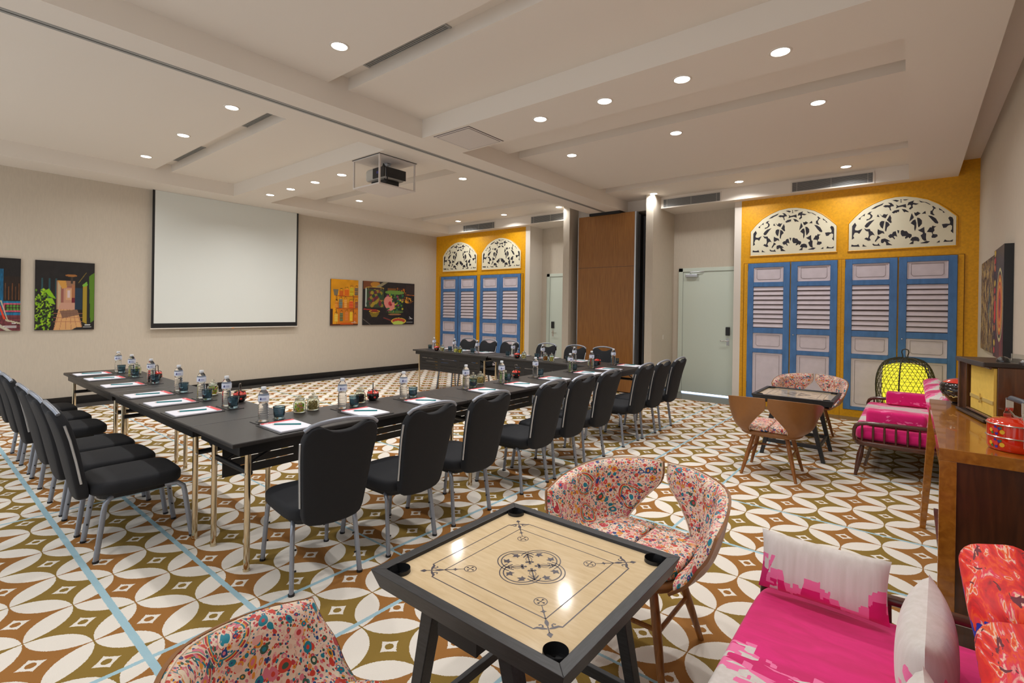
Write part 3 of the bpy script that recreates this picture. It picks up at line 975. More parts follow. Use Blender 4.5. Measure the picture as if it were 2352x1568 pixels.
P = Paint(210, 110, (24, 22, 24))          # blue shophouse front with a tricycle
P.u = (P.u - .68) / .32
P.rect(-3, .24, .2, .85, (14, 92, 132)); P.rect(-3, .24, -.2, .85, (24, 20, 22)); P.rect(.2, .42, 1, .75, (36, 24, 18))
for k in range(5):
    P.rect(.27 + k * .16, .43, .31 + k * .16, .66 - .05 * (k % 2), (108, 66, 34))
P.rect(.2, .385, 1, .41, (20, 120, 160)); P.rect(-3, .2, 1, .25, (20, 110, 150)); P.rect(.22, .26, 1, .385, (206, 84, 110)); P.rect(.28, .28, 1, .365, (60, 46, 30))
for i in range(5):
    for j in range(2):
        P.ell(.42 + i * .15, .295 + j * .045, .06, .018, (84, 140, 54))
P.rect(-3, 0, 1, .215, (112, 52, 58)); P.noise((90, 30), 3, .4)
for k in range(6):
    P.poly([(-3, .2 - k * .04), (1, .17 - k * .045), (1, .175 - k * .045), (-3, .205 - k * .04)], (60, 34, 40))
P.poly([(-.1, .4), (.0, .4), (.32, .16), (.22, .16)], (226, 70, 30)); P.poly([(.05, .42), (.12, .42), (.46, .12), (.42, .12)], (196, 190, 160)); P.poly([(.3, .14), (1, .09), (1, .11), (.3, .16)], (196, 190, 160))
P.poly([(-.3, .1), (.0, .1), (.6, 0), (.35, 0)], (196, 190, 170)); P.rect(.2, .06, .83, .066, (230, 230, 230)); P.rect(.3, .04, .83, .046, (220, 220, 220)); P.rect(.6, .1, .8, .108, (230, 230, 230))
picture('dark canvas photo of a blue house front, cut off by the left edge', .45, 1.108, P)

P = Paint(110, 150, (26, 24, 26))         # five foot way with bushes
P.noise((20, 20), 4, .4)
for x in (.1, .22, .33):
    P.rect(x, .45, x + .02, .75, (34, 76, 84))
P.rect(.34, .3, .66, .72, (150, 110, 84)); P.rect(.36, .3, .42, .7, (190, 166, 132)); P.rect(.42, .32, .6, .64, (150, 92, 84)); P.rect(.46, .36, .6, .62, (190, 140, 116)); P.rect(.5, .44, .6, .6, (206, 160, 120)); P.rect(.525, .47, .575, .58, (214, 190, 190))
P.poly([(.36, .72), (.5, .72), (.52, .62), (.44, .6)], (206, 150, 70)); P.rect(.6, .4, .66, .66, (168, 110, 74)); P.rect(.6, .38, .66, .47, (110, 30, 46))
P.poly([(.3, 0), (.8, 0), (.7, .3), (.38, .3)], (214, 164, 110)); P.poly([(.36, .3), (.7, .3), (.66, .4), (.42, .4)], (198, 150, 128))
for k in range(6):
    P.line(.3 + k * .1, 0, .42 + k * .05, .3, .004, (170, 110, 84))
for v in (.05, .12, .18, .24):
    P.line(.3, v, .8, v, .003, (170, 110, 84))
P.poly([(.45, .17), (.72, .22), (.7, .3), (.4, .28)], (110, 80, 70), .8)
P.poly([(.79, .12), (.87, .08), (.87, .7), (.79, .68)], (166, 140, 40)); P.rect(.87, .06, .93, .72, (24, 26, 30)); P.poly([(.93, .1), (1, .14), (1, .86), (.9, .8)], (86, 128, 30)); P.poly([(.78, .66), (.86, .72), (.88, .66), (.8, .64)], (120, 180, 60))
P.ell(.59, .8, .1, .018, (160, 104, 50)); P.rect(.58, .68, .62, .78, (60, 50, 44)); P.line(.72, .7, .85, .85, .006, (120, 100, 40)); P.rect(.66, .3, .78, .62, (26, 50, 70))
for k in range(260):
    x, y = rnd.uniform(0, .3), rnd.uniform(0, .58)
    if x < .33 - abs(y - .3) * .35:
        P.ell(x, y, rnd.uniform(.008, .03), rnd.uniform(.006, .018), rnd.choice([(130, 176, 20), (96, 146, 20), (30, 50, 16), (160, 200, 40), (20, 30, 16)]), 1, rnd.uniform(0, 3))
P.poly([(.15, .56), (.22, .6), (.34, .45), (.24, .48)], (134, 190, 20)); P.poly([(.2, .46), (.28, .46), (.33, .37), (.22, .39)], (140, 190, 30))
P.poly([(.6, 0), (.93, 0), (.9, .04), (.7, .04)], (26, 24, 30)); P.rect(.86, .055, .9, .06, (230, 230, 230)); P.rect(.8, .04, .95, .045, (220, 220, 220)); P.rect(.83, .065, .93, .075, (230, 230, 230))
picture('canvas photo of a covered walkway with green bushes, left of the projection screen', 1.256, 1.913, P)

P = Paint(100, 150, (222, 150, 12))       # stacked food carriers on shelves
P.noise((8, 10), 6, .15)
P.put((P.u > .25) & (P.v < .5), (196, 96, 14), .6); P.rect(.0, 0, .08, .36, (60, 34, 30)); P.rect(0, 0, 1, .03, (90, 40, 20)); P.rect(.35, .02, .82, .06, (206, 90, 12))
def tif(x, y, w, n, h, c):
    for k in range(n):
        P.rect(x, y + k * h, x + w, y + (k + 1) * h - .006, c)
        P.rect(x, y + (k + 1) * h - .008, x + w, y + (k + 1) * h - .003, tuple(min(255, q + 60) for q in c))
    P.line(x + w * .1, y + n * h, x + w * .2, y + n * h + .04, .004, (80, 50, 20)); P.line(x + w * .9, y + n * h, x + w * .8, y + n * h + .04, .004, (80, 50, 20)); P.line(x + w * .2, y + n * h + .04, x + w * .8, y + n * h + .045, .005, (50, 30, 20))
P.poly([(.08, .78), (.27, .78), (.24, .65), (.12, .65)], (120, 110, 90)); tif(.3, .65, .15, 1, .11, (206, 96, 20)); tif(.48, .65, .17, 1, .14, (220, 104, 14)); tif(.68, .65, .14, 4, .045, (190, 170, 20)); tif(.86, .66, .13, 4, .043, (110, 90, 70))
P.line(.2, .64, 1, .63, .008, (170, 70, 14)); P.line(.2, .37, 1, .36, .008, (170, 70, 14))
for x in (.22, .84):
    P.line(x - .04, .66, x, .5, .008, (60, 36, 26)); P.line(x, .62, x, 0, .006, (70, 40, 26)); P.line(x - .04, .36, x, .26, .008, (60, 36, 26))
tif(.15, .38, .1, 4, .035, (214, 130, 40)); tif(.29, .38, .13, 5, .038, (96, 110, 100)); tif(.48, .38, .1, 5, .04, (226, 150, 60)); tif(.66, .38, .15, 4, .037, (214, 70, 20)); tif(.88, .38, .11, 4, .035, (130, 70, 50))
tif(.14, .08, .12, 5, .033, (220, 176, 60)); tif(.33, .09, .11, 5, .037, (90, 100, 60)); tif(.52, .09, .11, 6, .034, (206, 110, 40)); tif(.69, .09, .1, 6, .034, (224, 180, 20)); tif(.85, .09, .09, 4, .033, (206, 100, 30))
P.rect(.84, .075, .9, .085, (235, 235, 235)); P.rect(.75, .05, .94, .055, (225, 225, 225))
picture('narrow orange canvas photo of stacked food carriers right of the screen', 5.858, 6.533, P)

P = Paint(170, 120, (32, 26, 26))         # painted porcelain cups
P.noise((30, 20), 8, .5)
P.rect(0, .82, .3, 1, (120, 66, 34)); P.ell(.22, .93, .09, .06, (190, 130, 40)); P.poly([(.2, .86), (.3, .86), (.46, 1), (.38, 1)], (150, 140, 110)); P.rect(.45, .74, .82, .86, (120, 74, 26))
for k in range(90):
    P.ell(rnd.uniform(.6, .82), rnd.uniform(.73, .87), .012, .02, rnd.choice([(206, 120, 30), (70, 30, 16), (30, 20, 16)]))
P.rect(.82, .72, 1, .96, (52, 38, 34)); P.line(.84, .72, .99, .71, .006, (206, 110, 30))
for k in range(60):
    P.ell(rnd.uniform(.78, .97), rnd.uniform(.52, .66), .016, .014, rnd.choice([(226, 160, 50), (120, 70, 30), (30, 20, 20)]))
P.poly([(.04, .84), (.38, .82), (.39, .4), (.06, .4)], (56, 74, 46)); P.ell(.21, .845, .175, .03, (214, 180, 60)); P.ell(.21, .84, .165, .022, (60, 30, 40)); P.rect(.04, .42, .065, .84, (190, 200, 190))
for k in range(45):
    P.ell(rnd.uniform(.08, .37), rnd.uniform(.44, .78), .03, .04, rnd.choice([(110, 30, 54), (40, 86, 50), (150, 60, 50), (24, 60, 50), (170, 150, 40)]), .8)
P.poly([(.41, .78), (.78, .74), (.76, .3), (.43, .28)], (34, 48, 32)); P.ell(.595, .765, .19, .05, (110, 150, 60)); P.ell(.6, .3, .17, .035, (90, 110, 50))
for k in range(70):
    P.ell(rnd.uniform(.44, .76), rnd.uniform(.3, .72), .018, .024, rnd.choice([(40, 110, 70), (190, 180, 40), (20, 40, 30), (86, 130, 50), (150, 60, 100)]))
P.ell(.49, .5, .1, .17, (226, 140, 126), 1, .25); P.ell(.5, .5, .03, .05, (190, 50, 60)); P.ell(.52, .47, .02, .03, (150, 30, 50)); P.ell(.56, .56, .02, .035, (30, 80, 50)); P.ell(.47, .38, .03, .02, (60, 110, 60))
P.ell(.21, .31, .1, .035, (210, 170, 40)); P.ell(.21, .31, .085, .022, (130, 50, 30)); P.poly([(.12, .27), (.3, .27), (.25, .18), (.16, .18)], (130, 110, 30)); P.ell(.6, .24, .13, .02, (160, 110, 70)); P.line(.02, .36, .25, .34, .012, (170, 50, 40))
P.ell(.68, .08, .15, .08, (226, 190, 60)); P.ell(.68, .09, .13, .055, (190, 70, 50)); P.ell(.67, .035, .11, .05, (190, 210, 90)); P.line(.39, .16, .52, .1, .012, (120, 50, 44)); P.line(0, .14, .14, 0, .004, (130, 120, 110))
P.rect(.89, .13, .97, .14, (235, 235, 235)); P.line(.9, .18, .94, .14, .006, (235, 235, 235)); P.rect(.84, .06, .97, .066, (200, 200, 200)); P.rect(.84, .045, .97, .051, (200, 200, 200))
picture('dark canvas photo of two painted green porcelain cups, nearest the yellow wall', 6.662, 8.145, P)

P = Paint(140, 120, (60, 44, 40))         # gold embroidery, on the right wall
for k in range(900):
    x, y = rnd.random(), rnd.random()
    P.ell(x, y, rnd.uniform(.004, .012), rnd.uniform(.02, .07), rnd.choice([(200, 160, 70), (160, 120, 50), (226, 196, 120), (90, 60, 40), (70, 50, 70), (214, 180, 100)]), .9, rnd.uniform(-.3, .3))
P.ell(.62, .5, .03, .2, (30, 110, 130), .7)
r = thing('canvas_picture', 'gold and brown embroidery canvas on the right wall above the sideboard', 'picture', (XR, 8.17, 1.13))
build('stretcher_frame', MB().box(-.026, -1.28, 0, -.001, 0, 1.0), MAT['black'], r)
P.make('printed_image', (-.0272, 0, 0), (0, -1.28, 0), (0, 0, 1.0), r)
P = Paint(120, 140, (62, 58, 62))         # red and gold embroidered medallion
P.rect(0, 0, 1, .35, (96, 40, 44)); P.rect(0, 0, .28, 1, (60, 26, 36))
for k in range(14):
    P.ell(.1, .06 + k * .07, .08, .03, [(190, 30, 30), (210, 180, 50), (40, 30, 40), (190, 90, 40)][k % 4])
P.rect(.05, .35, .22, .52, (206, 30, 26)); P.rect(.7, 0, .78, .4, (140, 44, 46)); P.rect(.42, 0, .5, .3, (70, 40, 60))
for k, c in enumerate([(196, 186, 130), (70, 60, 50), (206, 110, 50), (220, 170, 60), (190, 60, 50), (226, 150, 50), (206, 70, 50), (140, 50, 60), (206, 50, 50), (60, 40, 60)]):
    P.ell(.62, .48, .33 - k * .032, .33 - k * .03, c)
r = thing('canvas_picture', 'thick dark canvas with an orange medallion, nearest the camera on the right wall', 'picture', (XR, 6.60, 1.13))
build('stretcher_frame', MB().box(-.06, -.66, 0, -.001, 0, 1.0), MAT['black'], r)
P.make('printed_image', (-.0612, 0, 0), (0, -.66, 0), (0, 0, 1.0), r)

# ------------------------------------------------------------------ folding conference tables
def conf_table():
    t = thing('folding_table', '', 'table')
    L, W = .913, .303
    o = [(-L, -W), (L, -W), (L, W), (-L, W)]
    build('tabletop', MB().box(-L, -W, .724, L, W, .75), MAT['tabletop'], t, bevel=.006)
    a = MB()
    for q in ((-L + .05, -W + .03, L - .05, -W + .045), (-L + .05, W - .045, L - .05, W - .03), (-L + .05, -W + .045, -L + .065, W - .045), (L - .065, -W + .045, L - .05, W - .045)):
        a.box(q[0], q[1], .668, q[2], q[3], .724)
    build('apron', a, MAT['table_edge'], t, bevel=.002)
    for sx in (-1, 1):
        for sy in (-1, 1):
            build('leg', MB().tube([(sx * .80, sy * .232, .004), (sx * .80, sy * .232, .70)], .0165, 14).tube([(sx * .80, sy * .232, 0), (sx * .80, sy * .232, .012)], .0185, 14), MAT['chrome'], t, smooth=True)
        build('crossbar', MB().tube([(sx * .80, -.232, .66), (sx * .80, .232, .66)], .009, 10), MAT['chrome'], t, smooth=True)
        b = MB().tube([(sx * .80 - sx * .012, -.232, .55), (sx * .80 - sx * .012, .232, .55)], .017, 10)
        b.tube([(sx * .79, -.12, .55), (sx * .52, -.12, .68)], .008, 6).tube([(sx * .79, .12, .55), (sx * .52, .12, .68)], .008, 6)
        build('leg_brace', b, MAT['black'], t, smooth=True)
        for sy in (-1, 1):
            build('bolt', MB().lathe([(.006, 0), (.008, .004), (.004, .007)], 8).xform(Matrix.Translation((sx * .80 + sx * .016, sy * .232, .55)) @ Matrix.Rotation(R(90) * sx, 4, 'Y')), MAT['steel'], t)
    # modesty panel with slots, on the inner long side
    y0, y1 = .262, .272
    p_ = MB()
    xs_ = [-.74, -.56, -.18, -.13, .13, .18, .56, .74]
    zs_ = [.40, .452, .458, .506, .512, .560, .566, .614, .620, .668]
    for k in range(0, len(zs_) - 1, 2):
        p_.box(-.74, y0, zs_[k], .74, y1, zs_[k + 1])
    for k in range(1, len(zs_) - 1, 2):
        for a_, b_ in ((-.74, -.69), (-.27, -.20), (.20, .27), (.69, .74)):
            p_.box(a_, y0, zs_[k], b_, y1, zs_[k + 1])
    build('modesty_panel', p_, MAT['table_edge'], t)
    return t
T = conf_table()
tabs = [((-6.205, 1.455), 0, 'black folding table at the outer end of the left row, beside the projection screen wall'),
        ((-4.375, 1.455), 0, 'black folding table of the left row next to the near corner of the U'),
        ((-3.155, 2.065), 90, 'nearest black folding table, forming the front corner of the U'),
        ((-3.155, 3.895), 90, 'black folding table in the middle of the long right row'),
        ((-3.155, 5.725), 90, 'black folding table at the far end of the long right row, before the partition'),
        ((-6.235, 6.285), 180, 'black folding table of the far row nearest the screen wall, panel side showing'),
        ((-4.375, 6.270), 180, 'black folding table of the far row next to the long row, panel side showing')]
for k, ((x, y), a, lab) in enumerate(tabs):
    o = T if k == 0 else dup(T, (x, y, 0), R(a), lab)
    o.location = (x, y, 0)
    o.rotation_euler = (0, 0, R(a))
    o['label'] = lab
    o['group'] = 'black folding tables set in a U'

# ------------------------------------------------------------------ banquet chairs (seat towards local +y)
def banquet_chair():
    t = thing('banquet_chair', '', 'chair')
    build('seat', MB().slab([(x, y + .01) for x, y in superell(.215, .235, 5, 36, .04)], .375, .455, .028, 4, .012), MAT['fabric_black'], t, smooth=True, angle=70)
    build('seat_pan', MB().slab([(x, y + .0) for x, y in superell(.17, .18, 5, 24)], .345, .376, .006, 2), MAT['rubber'], t)
    half = [(0, .352), (.08, .356), (.135, .366), (.162, .385), (.174, .42), (.186, .52), (.198, .64), (.208, .74), (.214, .80), (.212, .84), (.200, .872), (.180, .893), (.155, .902), (.125, .900), (.095, .886), (.065, .872), (.03, .866), (0, .865)]
    half = [(x * .93, z) for x, z in half]
    out = half + [(-x, z) for x, z in reversed(half[1:-1])]
    def place(x, z, d):
        # d = depth behind the front face; the back leans away and is slightly hollow
        lean = -.215 - (z - .40) * .20 - .02 * ((z - .62) / .25) ** 2 * (1 if z > .62 else 0)
        return (x, lean - .012 + .30 * x * x - d, z)
    b = MB().slab(out, 0, .058, .016, 3, .004, f=lambda x, z, d: place(x, z, d))
    build('backrest', b, MAT['fabric_black'], t, smooth=True, angle=70)
    f = [place(x, z, .03) for x, z in ((-.192, .884), (-.165, .905), (-.12, .918), (-.06, .927), (0, .930), (.06, .927), (.12, .918), (.165, .905), (.192, .884))]
    build('handle_bar', MB().tube(f, .0115, 10), MAT['grey_metal'], t, smooth=True)
    for s in (-1, 1):
        st = [place(s * (x * .93 + .004), z, .028) for x, z in ((.181, .47), (.193, .60), (.206, .73), (.214, .82))]
        build('side_strip', MB().tube(st, .0065, 6), MAT['alu'], t, smooth=True)
        rear = [(s * .06, .02, .358), (s * .13, -.06, .360), (s * .160, -.125, .352), (s * .170, -.150, .325), (s * .173, -.157, .29), (s * .187, -.195, .006)]
        front = [(s * .06, -.02, .352), (s * .13, .12, .360), (s * .165, .215, .360), (s * .176, .245, .335), (s * .179, .252, .30), (s * .19, .292, .006)]
        for nm, pth in (('rear', rear), ('front', front)):
            lg = build('leg', MB().tube(pth, .0155, 8, flat=.8), MAT['grey_metal'], t, smooth=True, angle=50)
            e = pth[-1]
            build('glide', MB().tube([(e[0], e[1], 0), (e[0], e[1], .012)], .0165, 8), MAT['rubber'], lg)
            m_ = MB()
            for q in (.25, .62):
                a_, b_ = Vector(pth[-2]), Vector(pth[-1])
                c_ = a_.lerp(b_, q)
                m_.tube([(c_.x - s * .014, c_.y, c_.z), (c_.x - s * .022, c_.y, c_.z)], .005, 6)
            build('stack_bumper', m_, MAT['rubber'], lg)
    return t
Cn = banquet_chair()
chairs = []
wd = ['first', 'second', 'third', 'fourth', 'fifth', 'sixth', 'seventh', 'eighth', 'ninth']
for k, (y, rz, dx) in enumerate([(1.52, 81, 0), (2.072, 90, .012), (2.624, 90, .008), (3.402, 91, -.006), (3.89, 90, -.006), (4.428, 89, -.012), (5.261, 90, -.018), (5.746, 90, -.012), (6.268, 91, -.012)]):
    chairs.append((-2.655 + dx, y, rz, 'black banquet chair on the long row, %s of nine from the camera' % wd[k]))
for k, (x, rz) in enumerate([(-3.843, -2), (-4.353, 0), (-4.842, 1), (-5.644, 0), (-6.19, 1), (-6.762, 0)]):
    chairs.append((x, .945, rz, 'black banquet chair on the left row, %s of six from the near corner' % wd[k]))
for k, (x, y) in enumerate([(-6.78, 6.72), (-6.25, 6.72), (-5.74, 6.73), (-4.93, 6.74), (-4.35, 6.74), (-3.84, 6.75)]):
    chairs.append((x, y, 180, 'black banquet chair behind the far row, %s of six from the screen wall' % wd[k]))
for k, (x, y, rz, lab) in enumerate(chairs):
    o = Cn if k == 0 else dup(Cn, (x, y, 0), R(rz), lab)
    o.location = (x, y, 0)
    o.rotation_euler = (0, 0, R(rz))
    o['label'] = lab
    o['group'] = 'black banquet chairs around the U'

# ------------------------------------------------------------------ table settings
TZ = .75
def bottle():
    t = thing('water_bottle', '', 'bottle')
    prof = [(.018, 0), (.029, .003), (.0315, .010)]
    z = .010
    for k in range(6):
        prof += [(.0315, z + .004), (.0285, z + .0085), (.0315, z + .013)]
        z += .0145
    prof += [(.0275, .108), (.0255, .116), (.029, .127), (.0325, .134), (.0325, .168), (.030, .178), (.023, .192), (.014, .204), (.0125, .208), (.0125, .212)]
    build('body', MB().lathe(prof, 24), MAT['pet'], t, smooth=True, angle=80)
    build('cap', MB().lathe([(.0145, .205), (.0155, .207), (.0155, .222), (.0145, .224)], 20, lobes=0), MAT['cap'], t, smooth=True)
    l = build('label', MB().lathe([(.0330, .133), (.0332, .134), (.0332, .169), (.0330, .170)], 24, cap0=False, cap1=False), MAT['label'], t, smooth=True)
    def onlab(a, z, w, h):
        v = []
        for i in range(4):
            q = a + w * (i / 3 - .5)
            v += [(.0336 * math.cos(q), .0336 * math.sin(q), z - h / 2), (.0336 * math.cos(q), .0336 * math.sin(q), z + h / 2)]
        return MB().add(v, [(0, 2, 3, 1), (2, 4, 5, 3), (4, 6, 7, 5)])
    dm = MB()
    pts = [(0, .010), (.16, .004), (.20, -.003), (.13, -.008), (0, -.009), (-.13, -.006), (-.15, -.001), (-.04, .003)]
    dm.add([(.0337 * math.cos(a), .0337 * math.sin(a), .151 + z) for a, z in pts], [tuple(range(8))])
    build('logo', dm.xform(Matrix.Rotation(-.35, 4, 'Z')), MAT['mark'], l)
    tx = onlab(.28, .153, .75, .0035)
    q = onlab(.30, .146, .85, .003)
    tx.add(q.v, q.f)
    build('print_lines', tx, MAT['mark2'], l)
    return t
def tumbler():
    t = thing('water_glass', '', 'glass')
    outer = [(.026, 0), (.029, .003), (.0335, .03), (.0375, .075), (.0385, .082)]
    inner = [(.0370, .082), (.0355, .074), (.0300, .022), (.02, .014), (.001, .013)]
    build('bowl', MB().lathe(outer + inner, 32, cap1=True, lobes=12, amp=.022), MAT['tumbler'], t, smooth=True, angle=80)
    return t
def pad():
    t = thing('notepad', '', 'notepad')
    build('mat_board', MB().box(-.125, -.16, 0, .125, .16, .004), MAT['mat_black'], t, bevel=.001)
    build('paper', MB().box(-.105, -.138, .004, .105, .146, .010), MAT['paper'], t)
    h = build('header', MB().box(-.105, .116, .0102, .105, .146, .0106), MAT['red_paper'], t)
    build('header_logo', MB().box(-.085, .126, .0107, -.06, .136, .0109), MAT['paper'], h)
    return t
def pencil():
    t = thing('pencil', '', 'pencil')
    build('shaft', MB().tube([(-.085, 0, .0045), (.075, 0, .0045)], .0045, 6), MAT['teal'], t)
    build('tip', MB().tube([(-.085, 0, .0045), (-.097, 0, .0045)], [.0043, .0008], 6), MAT['pencil_tip'], t)
    return t
def tray():
    t = thing('coaster_tray', '', 'tray')
    build('board', MB().box(-.11, -.055, 0, .11, .055, .004), MAT['mat_black'], t, bevel=.001)
    r_ = MB()
    for x in (-.055, .055):
        r_.tube([(x + .038 * math.cos(a * math.pi / 8), .038 * math.sin(a * math.pi / 8), .0045) for a in range(16)], .0012, 4, closed=True)
    build('coaster_ring', r_, MAT['rubber'], t)
    return t
protos = dict(bottle=bottle(), glass=tumbler(), pad=pad(), pencil=pencil(), tray=tray())
used = {k: False for k in protos}
def place(kind, loc, rz, lab, grp):
    o = protos[kind]
    if used[kind]:
        o = dup(o, loc, rz, lab, grp)
    used[kind] = True
    o.location = loc
    o.rotation_euler = (0, 0, rz)
    o['label'] = lab
    o['group'] = grp
    return o
def setting(cx, cy, face, who, turn=0, pang=8):
    """cx,cy = place of the bottle and glass tray; face = direction (deg) from the sitter to the table"""
    a = R(face - 90)
    def W(x, y, z):
        return (cx + x * math.cos(a) - y * math.sin(a), cy + x * math.sin(a) + y * math.cos(a), TZ + z)
    place('tray', W(0, 0, 0), a, 'black coaster tray under bottle and glass, ' + who, 'black coaster trays')
    place('bottle', W(-.05, -.005, .0045), R(-32 + turn), 'clear water bottle, ' + who, 'water bottles on the tables')
    place('glass', W(.055, 0, .0045), a + turn * .01, 'blue tinted glass tumbler, ' + who, 'blue glass tumblers on the tables')
    place('pad', W(-.008, -.238, 0), a + R(turn * .2), 'white notepad with coral header, ' + who, 'notepads on black mats')
    place('pencil', W(0, -.235, .0104), a + R(pang), 'teal pencil lying on the notepad, ' + who, 'teal pencils')
rn = random.Random(3)
for k, y in enumerate([1.505, 2.076, 2.642, 3.378, 3.900, 4.485, 5.207, 5.731, 6.337]):
    setting(-3.272, y + .052, 180, '%s from the camera on the long row' % wd[k], rn.uniform(-8, 8), -45 + rn.uniform(-6, 6))
for k, x in enumerate([-3.958, -4.440, -4.949, -5.69, -6.31, -6.80]):
    setting(x + .048, 1.560, 90, '%s from the near corner on the left row' % wd[k], rn.uniform(-8, 8), 70 + rn.uniform(-4, 4))
for k, x in enumerate([-6.80, -6.277, -5.729, -4.963, -4.385, -3.822]):
    setting(x - .05, 6.19 if k < 3 else 6.20, 270, '%s from the screen wall on the far row' % wd[k], rn.uniform(-8, 8), 30 + rn.uniform(-20, 20))

# jars of snacks
def contents(kind, n, r, h, e, squash=.6, seed=0):
    rg = random.Random(seed)
    m_ = MB()
    ico = [(0, 0, 1), (.894, 0, .447), (.276, .851, .447), (-.724, .526, .447), (-.724, -.526, .447), (.276, -.851, .447), (.724, .526, -.447), (-.276, .851, -.447), (-.894, 0, -.447), (-.276, -.851, -.447), (.724, -.526, -.447), (0, 0, -1)]
    fc = [(0, 1, 2), (0, 2, 3), (0, 3, 4), (0, 4, 5), (0, 5, 1), (1, 6, 2), (2, 7, 3), (3, 8, 4), (4, 9, 5), (5, 10, 1), (2, 6, 7), (3, 7, 8), (4, 8, 9), (5, 9, 10), (1, 10, 6), (6, 11, 7), (7, 11, 8), (8, 11, 9), (9, 11, 10), (10, 11, 6)]
    for i in range(n):
        a, q = rg.uniform(0, 6.283), math.sqrt(rg.uniform(.45, 1)) * (r - e)
        z = .008 + e + rg.random() * (h - 2 * e)
        if i < n * .15:
            q, z = rg.uniform(0, r - e), h + rg.uniform(-.3, .3) * e
        m = Matrix.Translation((q * math.cos(a), q * math.sin(a), z)) @ Euler((rg.uniform(0, 6), rg.uniform(0, 6), rg.uniform(0, 6))).to_matrix().to_4x4()
        m_.add([m @ Vector((x * e, y * e * squash, w * e * squash)) for x, y, w in ico], fc)
    m_.lathe([(r - e * 1.6, .009), (r - e * 1.6, h - e)], 14)
    return m_
jar_body = [(.030, 0), (.040, .004), (.0425, .012), (.0425, .062), (.039, .074), (.031, .081), (.030, .088), (.033, .090), (.033, .093), (.0295, .093), (.0285, .081), (.0365, .072), (.0395, .060), (.0395, .010), (.001, .007)]
jar_lid = [(.028, .090), (.031, .0945), (.033, .098), (.022, .103), (.008, .106), (.007, .110), (.012, .116), (.011, .123), (.004, .127)]
jb = None
JAR = {}
def jar(kind, x, y, lab, e=.008, n=110, squash=.7):
    if kind not in JAR:
        t = thing('snack_jar', lab, 'jar', (x, y, TZ), 0, 'small glass jars of snacks')
        build('glass_body', MB().lathe(jar_body, 24, cap1=True), MAT['jar'], t, smooth=True, angle=80)
        build('lid', MB().lathe(jar_lid, 20), MAT['jar'], t, smooth=True, angle=80)
        build('snacks', contents(kind, n, .038, .060, e, squash, hash(kind) % 97 if False else len(kind)), SNACK[kind], t, smooth=False, kind='stuff')
        JAR[kind] = t
    else:
        dup(JAR[kind], (x, y, TZ), rn.uniform(0, 6), lab, 'small glass jars of snacks')
jar('candy', -3.385, 1.815, 'lidded glass jar of pistachio green and pink candies, nearest jar on the long row')
jar('seeds', -3.395, 1.922, 'lidded glass jar of brown seeds beside the nearest candy jar', .0055, 190, .5)
jar('raisins', -3.395, 2.318, 'lidded glass jar of dark raisins left of the red basket on the long row')
jar('nuts', -3.385, 3.605, 'glass jar of pale nuts, left one of a pair midway along the long row', .0075)
jar('nuts', -3.395, 3.722, 'glass jar of pale nuts, right one of a pair midway along the long row')
jar('green', -3.40, 4.10, 'lidded glass jar of green peas left of the second basket on the long row', .006, 150)
jar('green', -3.41, 5.455, 'lidded glass jar of green peas near the far end of the long row')
jar('seeds', -3.42, 5.975, 'lidded glass jar of seeds left of the farthest basket on the long row')
jar('candy', -4.571, 1.686, 'lidded glass jar of coloured candies on the left row, nearer one')
jar('candy', -6.477, 1.64, 'lidded glass jar of coloured candies at the outer end of the left row, right one')
jar('seeds', -6.60, 1.65, 'lidded glass jar of seeds behind the outer glasses of the left row')
jar('nuts', -6.465, 6.08, 'lidded glass jar of pale nuts at the screen end of the far row')
jar('yellow', -6.115, 6.07, 'lidded glass jar of pale yellow sweets on the far row')
jar('yellowblack', -6.015, 6.07, 'lidded glass jar of yellow and black sweets on the far row', .009, 90)
jar('nuts', -4.650, 6.08, 'glass jar of pale nuts right of the middle basket on the far row')
jar('amber', -4.245, 6.08, 'lidded glass jar of amber jellies on the far row', .009, 90)
jar('candy', -4.135, 6.08, 'lidded glass jar of pink and yellow candies on the far row beside the amber jellies')

def basket():
    t = thing('candy_basket', '', 'basket')
    build('bowl', MB().lathe([(.026, 0), (.030, .003), (.034, .008), (.044, .022), (.048, .040), (.046, .056), (.044, .058)], 20), MAT['lacquer'], t, smooth=True)
    b = MB()
    for k in range(5):
        a = k * math.pi / 2.5
        b.lathe([(.004, .0), (.009, .003), (.004, .006)], 8).xform(Matrix.Rotation(a, 4, 'Z') @ Matrix.Translation((.043, 0, .030)) @ Matrix.Rotation(R(90), 4, 'Y'), start=len(b.v) - 24)
    build('painted_medallions', b, MAT['red_lacquer'], t)
    build('lid', MB().lathe([(.046, .058), (.047, .062), (.040, .074), (.024, .082), (.001, .085)], 20), MAT['red_lacquer'], t, smooth=True)
    l = MB()
    for k in range(7):
        a = k * 2 * math.pi / 7
        l.tube([(.018 * math.cos(a), .018 * math.sin(a), .0845), (.034 * math.cos(a + .3), .034 * math.sin(a + .3), .0795), (.040 * math.cos(a + .1), .040 * math.sin(a + .1), .0755)], .0035, 5)
    build('lid_pattern', l, MAT['lacquer'], t)
    h = [(0, .047, .05), (0, .050, .09), (0, .044, .128), (0, .030, .140), (0, 0, .143), (0, -.030, .140), (0, -.044, .128), (0, -.050, .09), (0, -.047, .05)]
    build('handle', MB().tube(h, .0038, 8), MAT['lacquer'], t, smooth=True)
    return t
BK = basket()
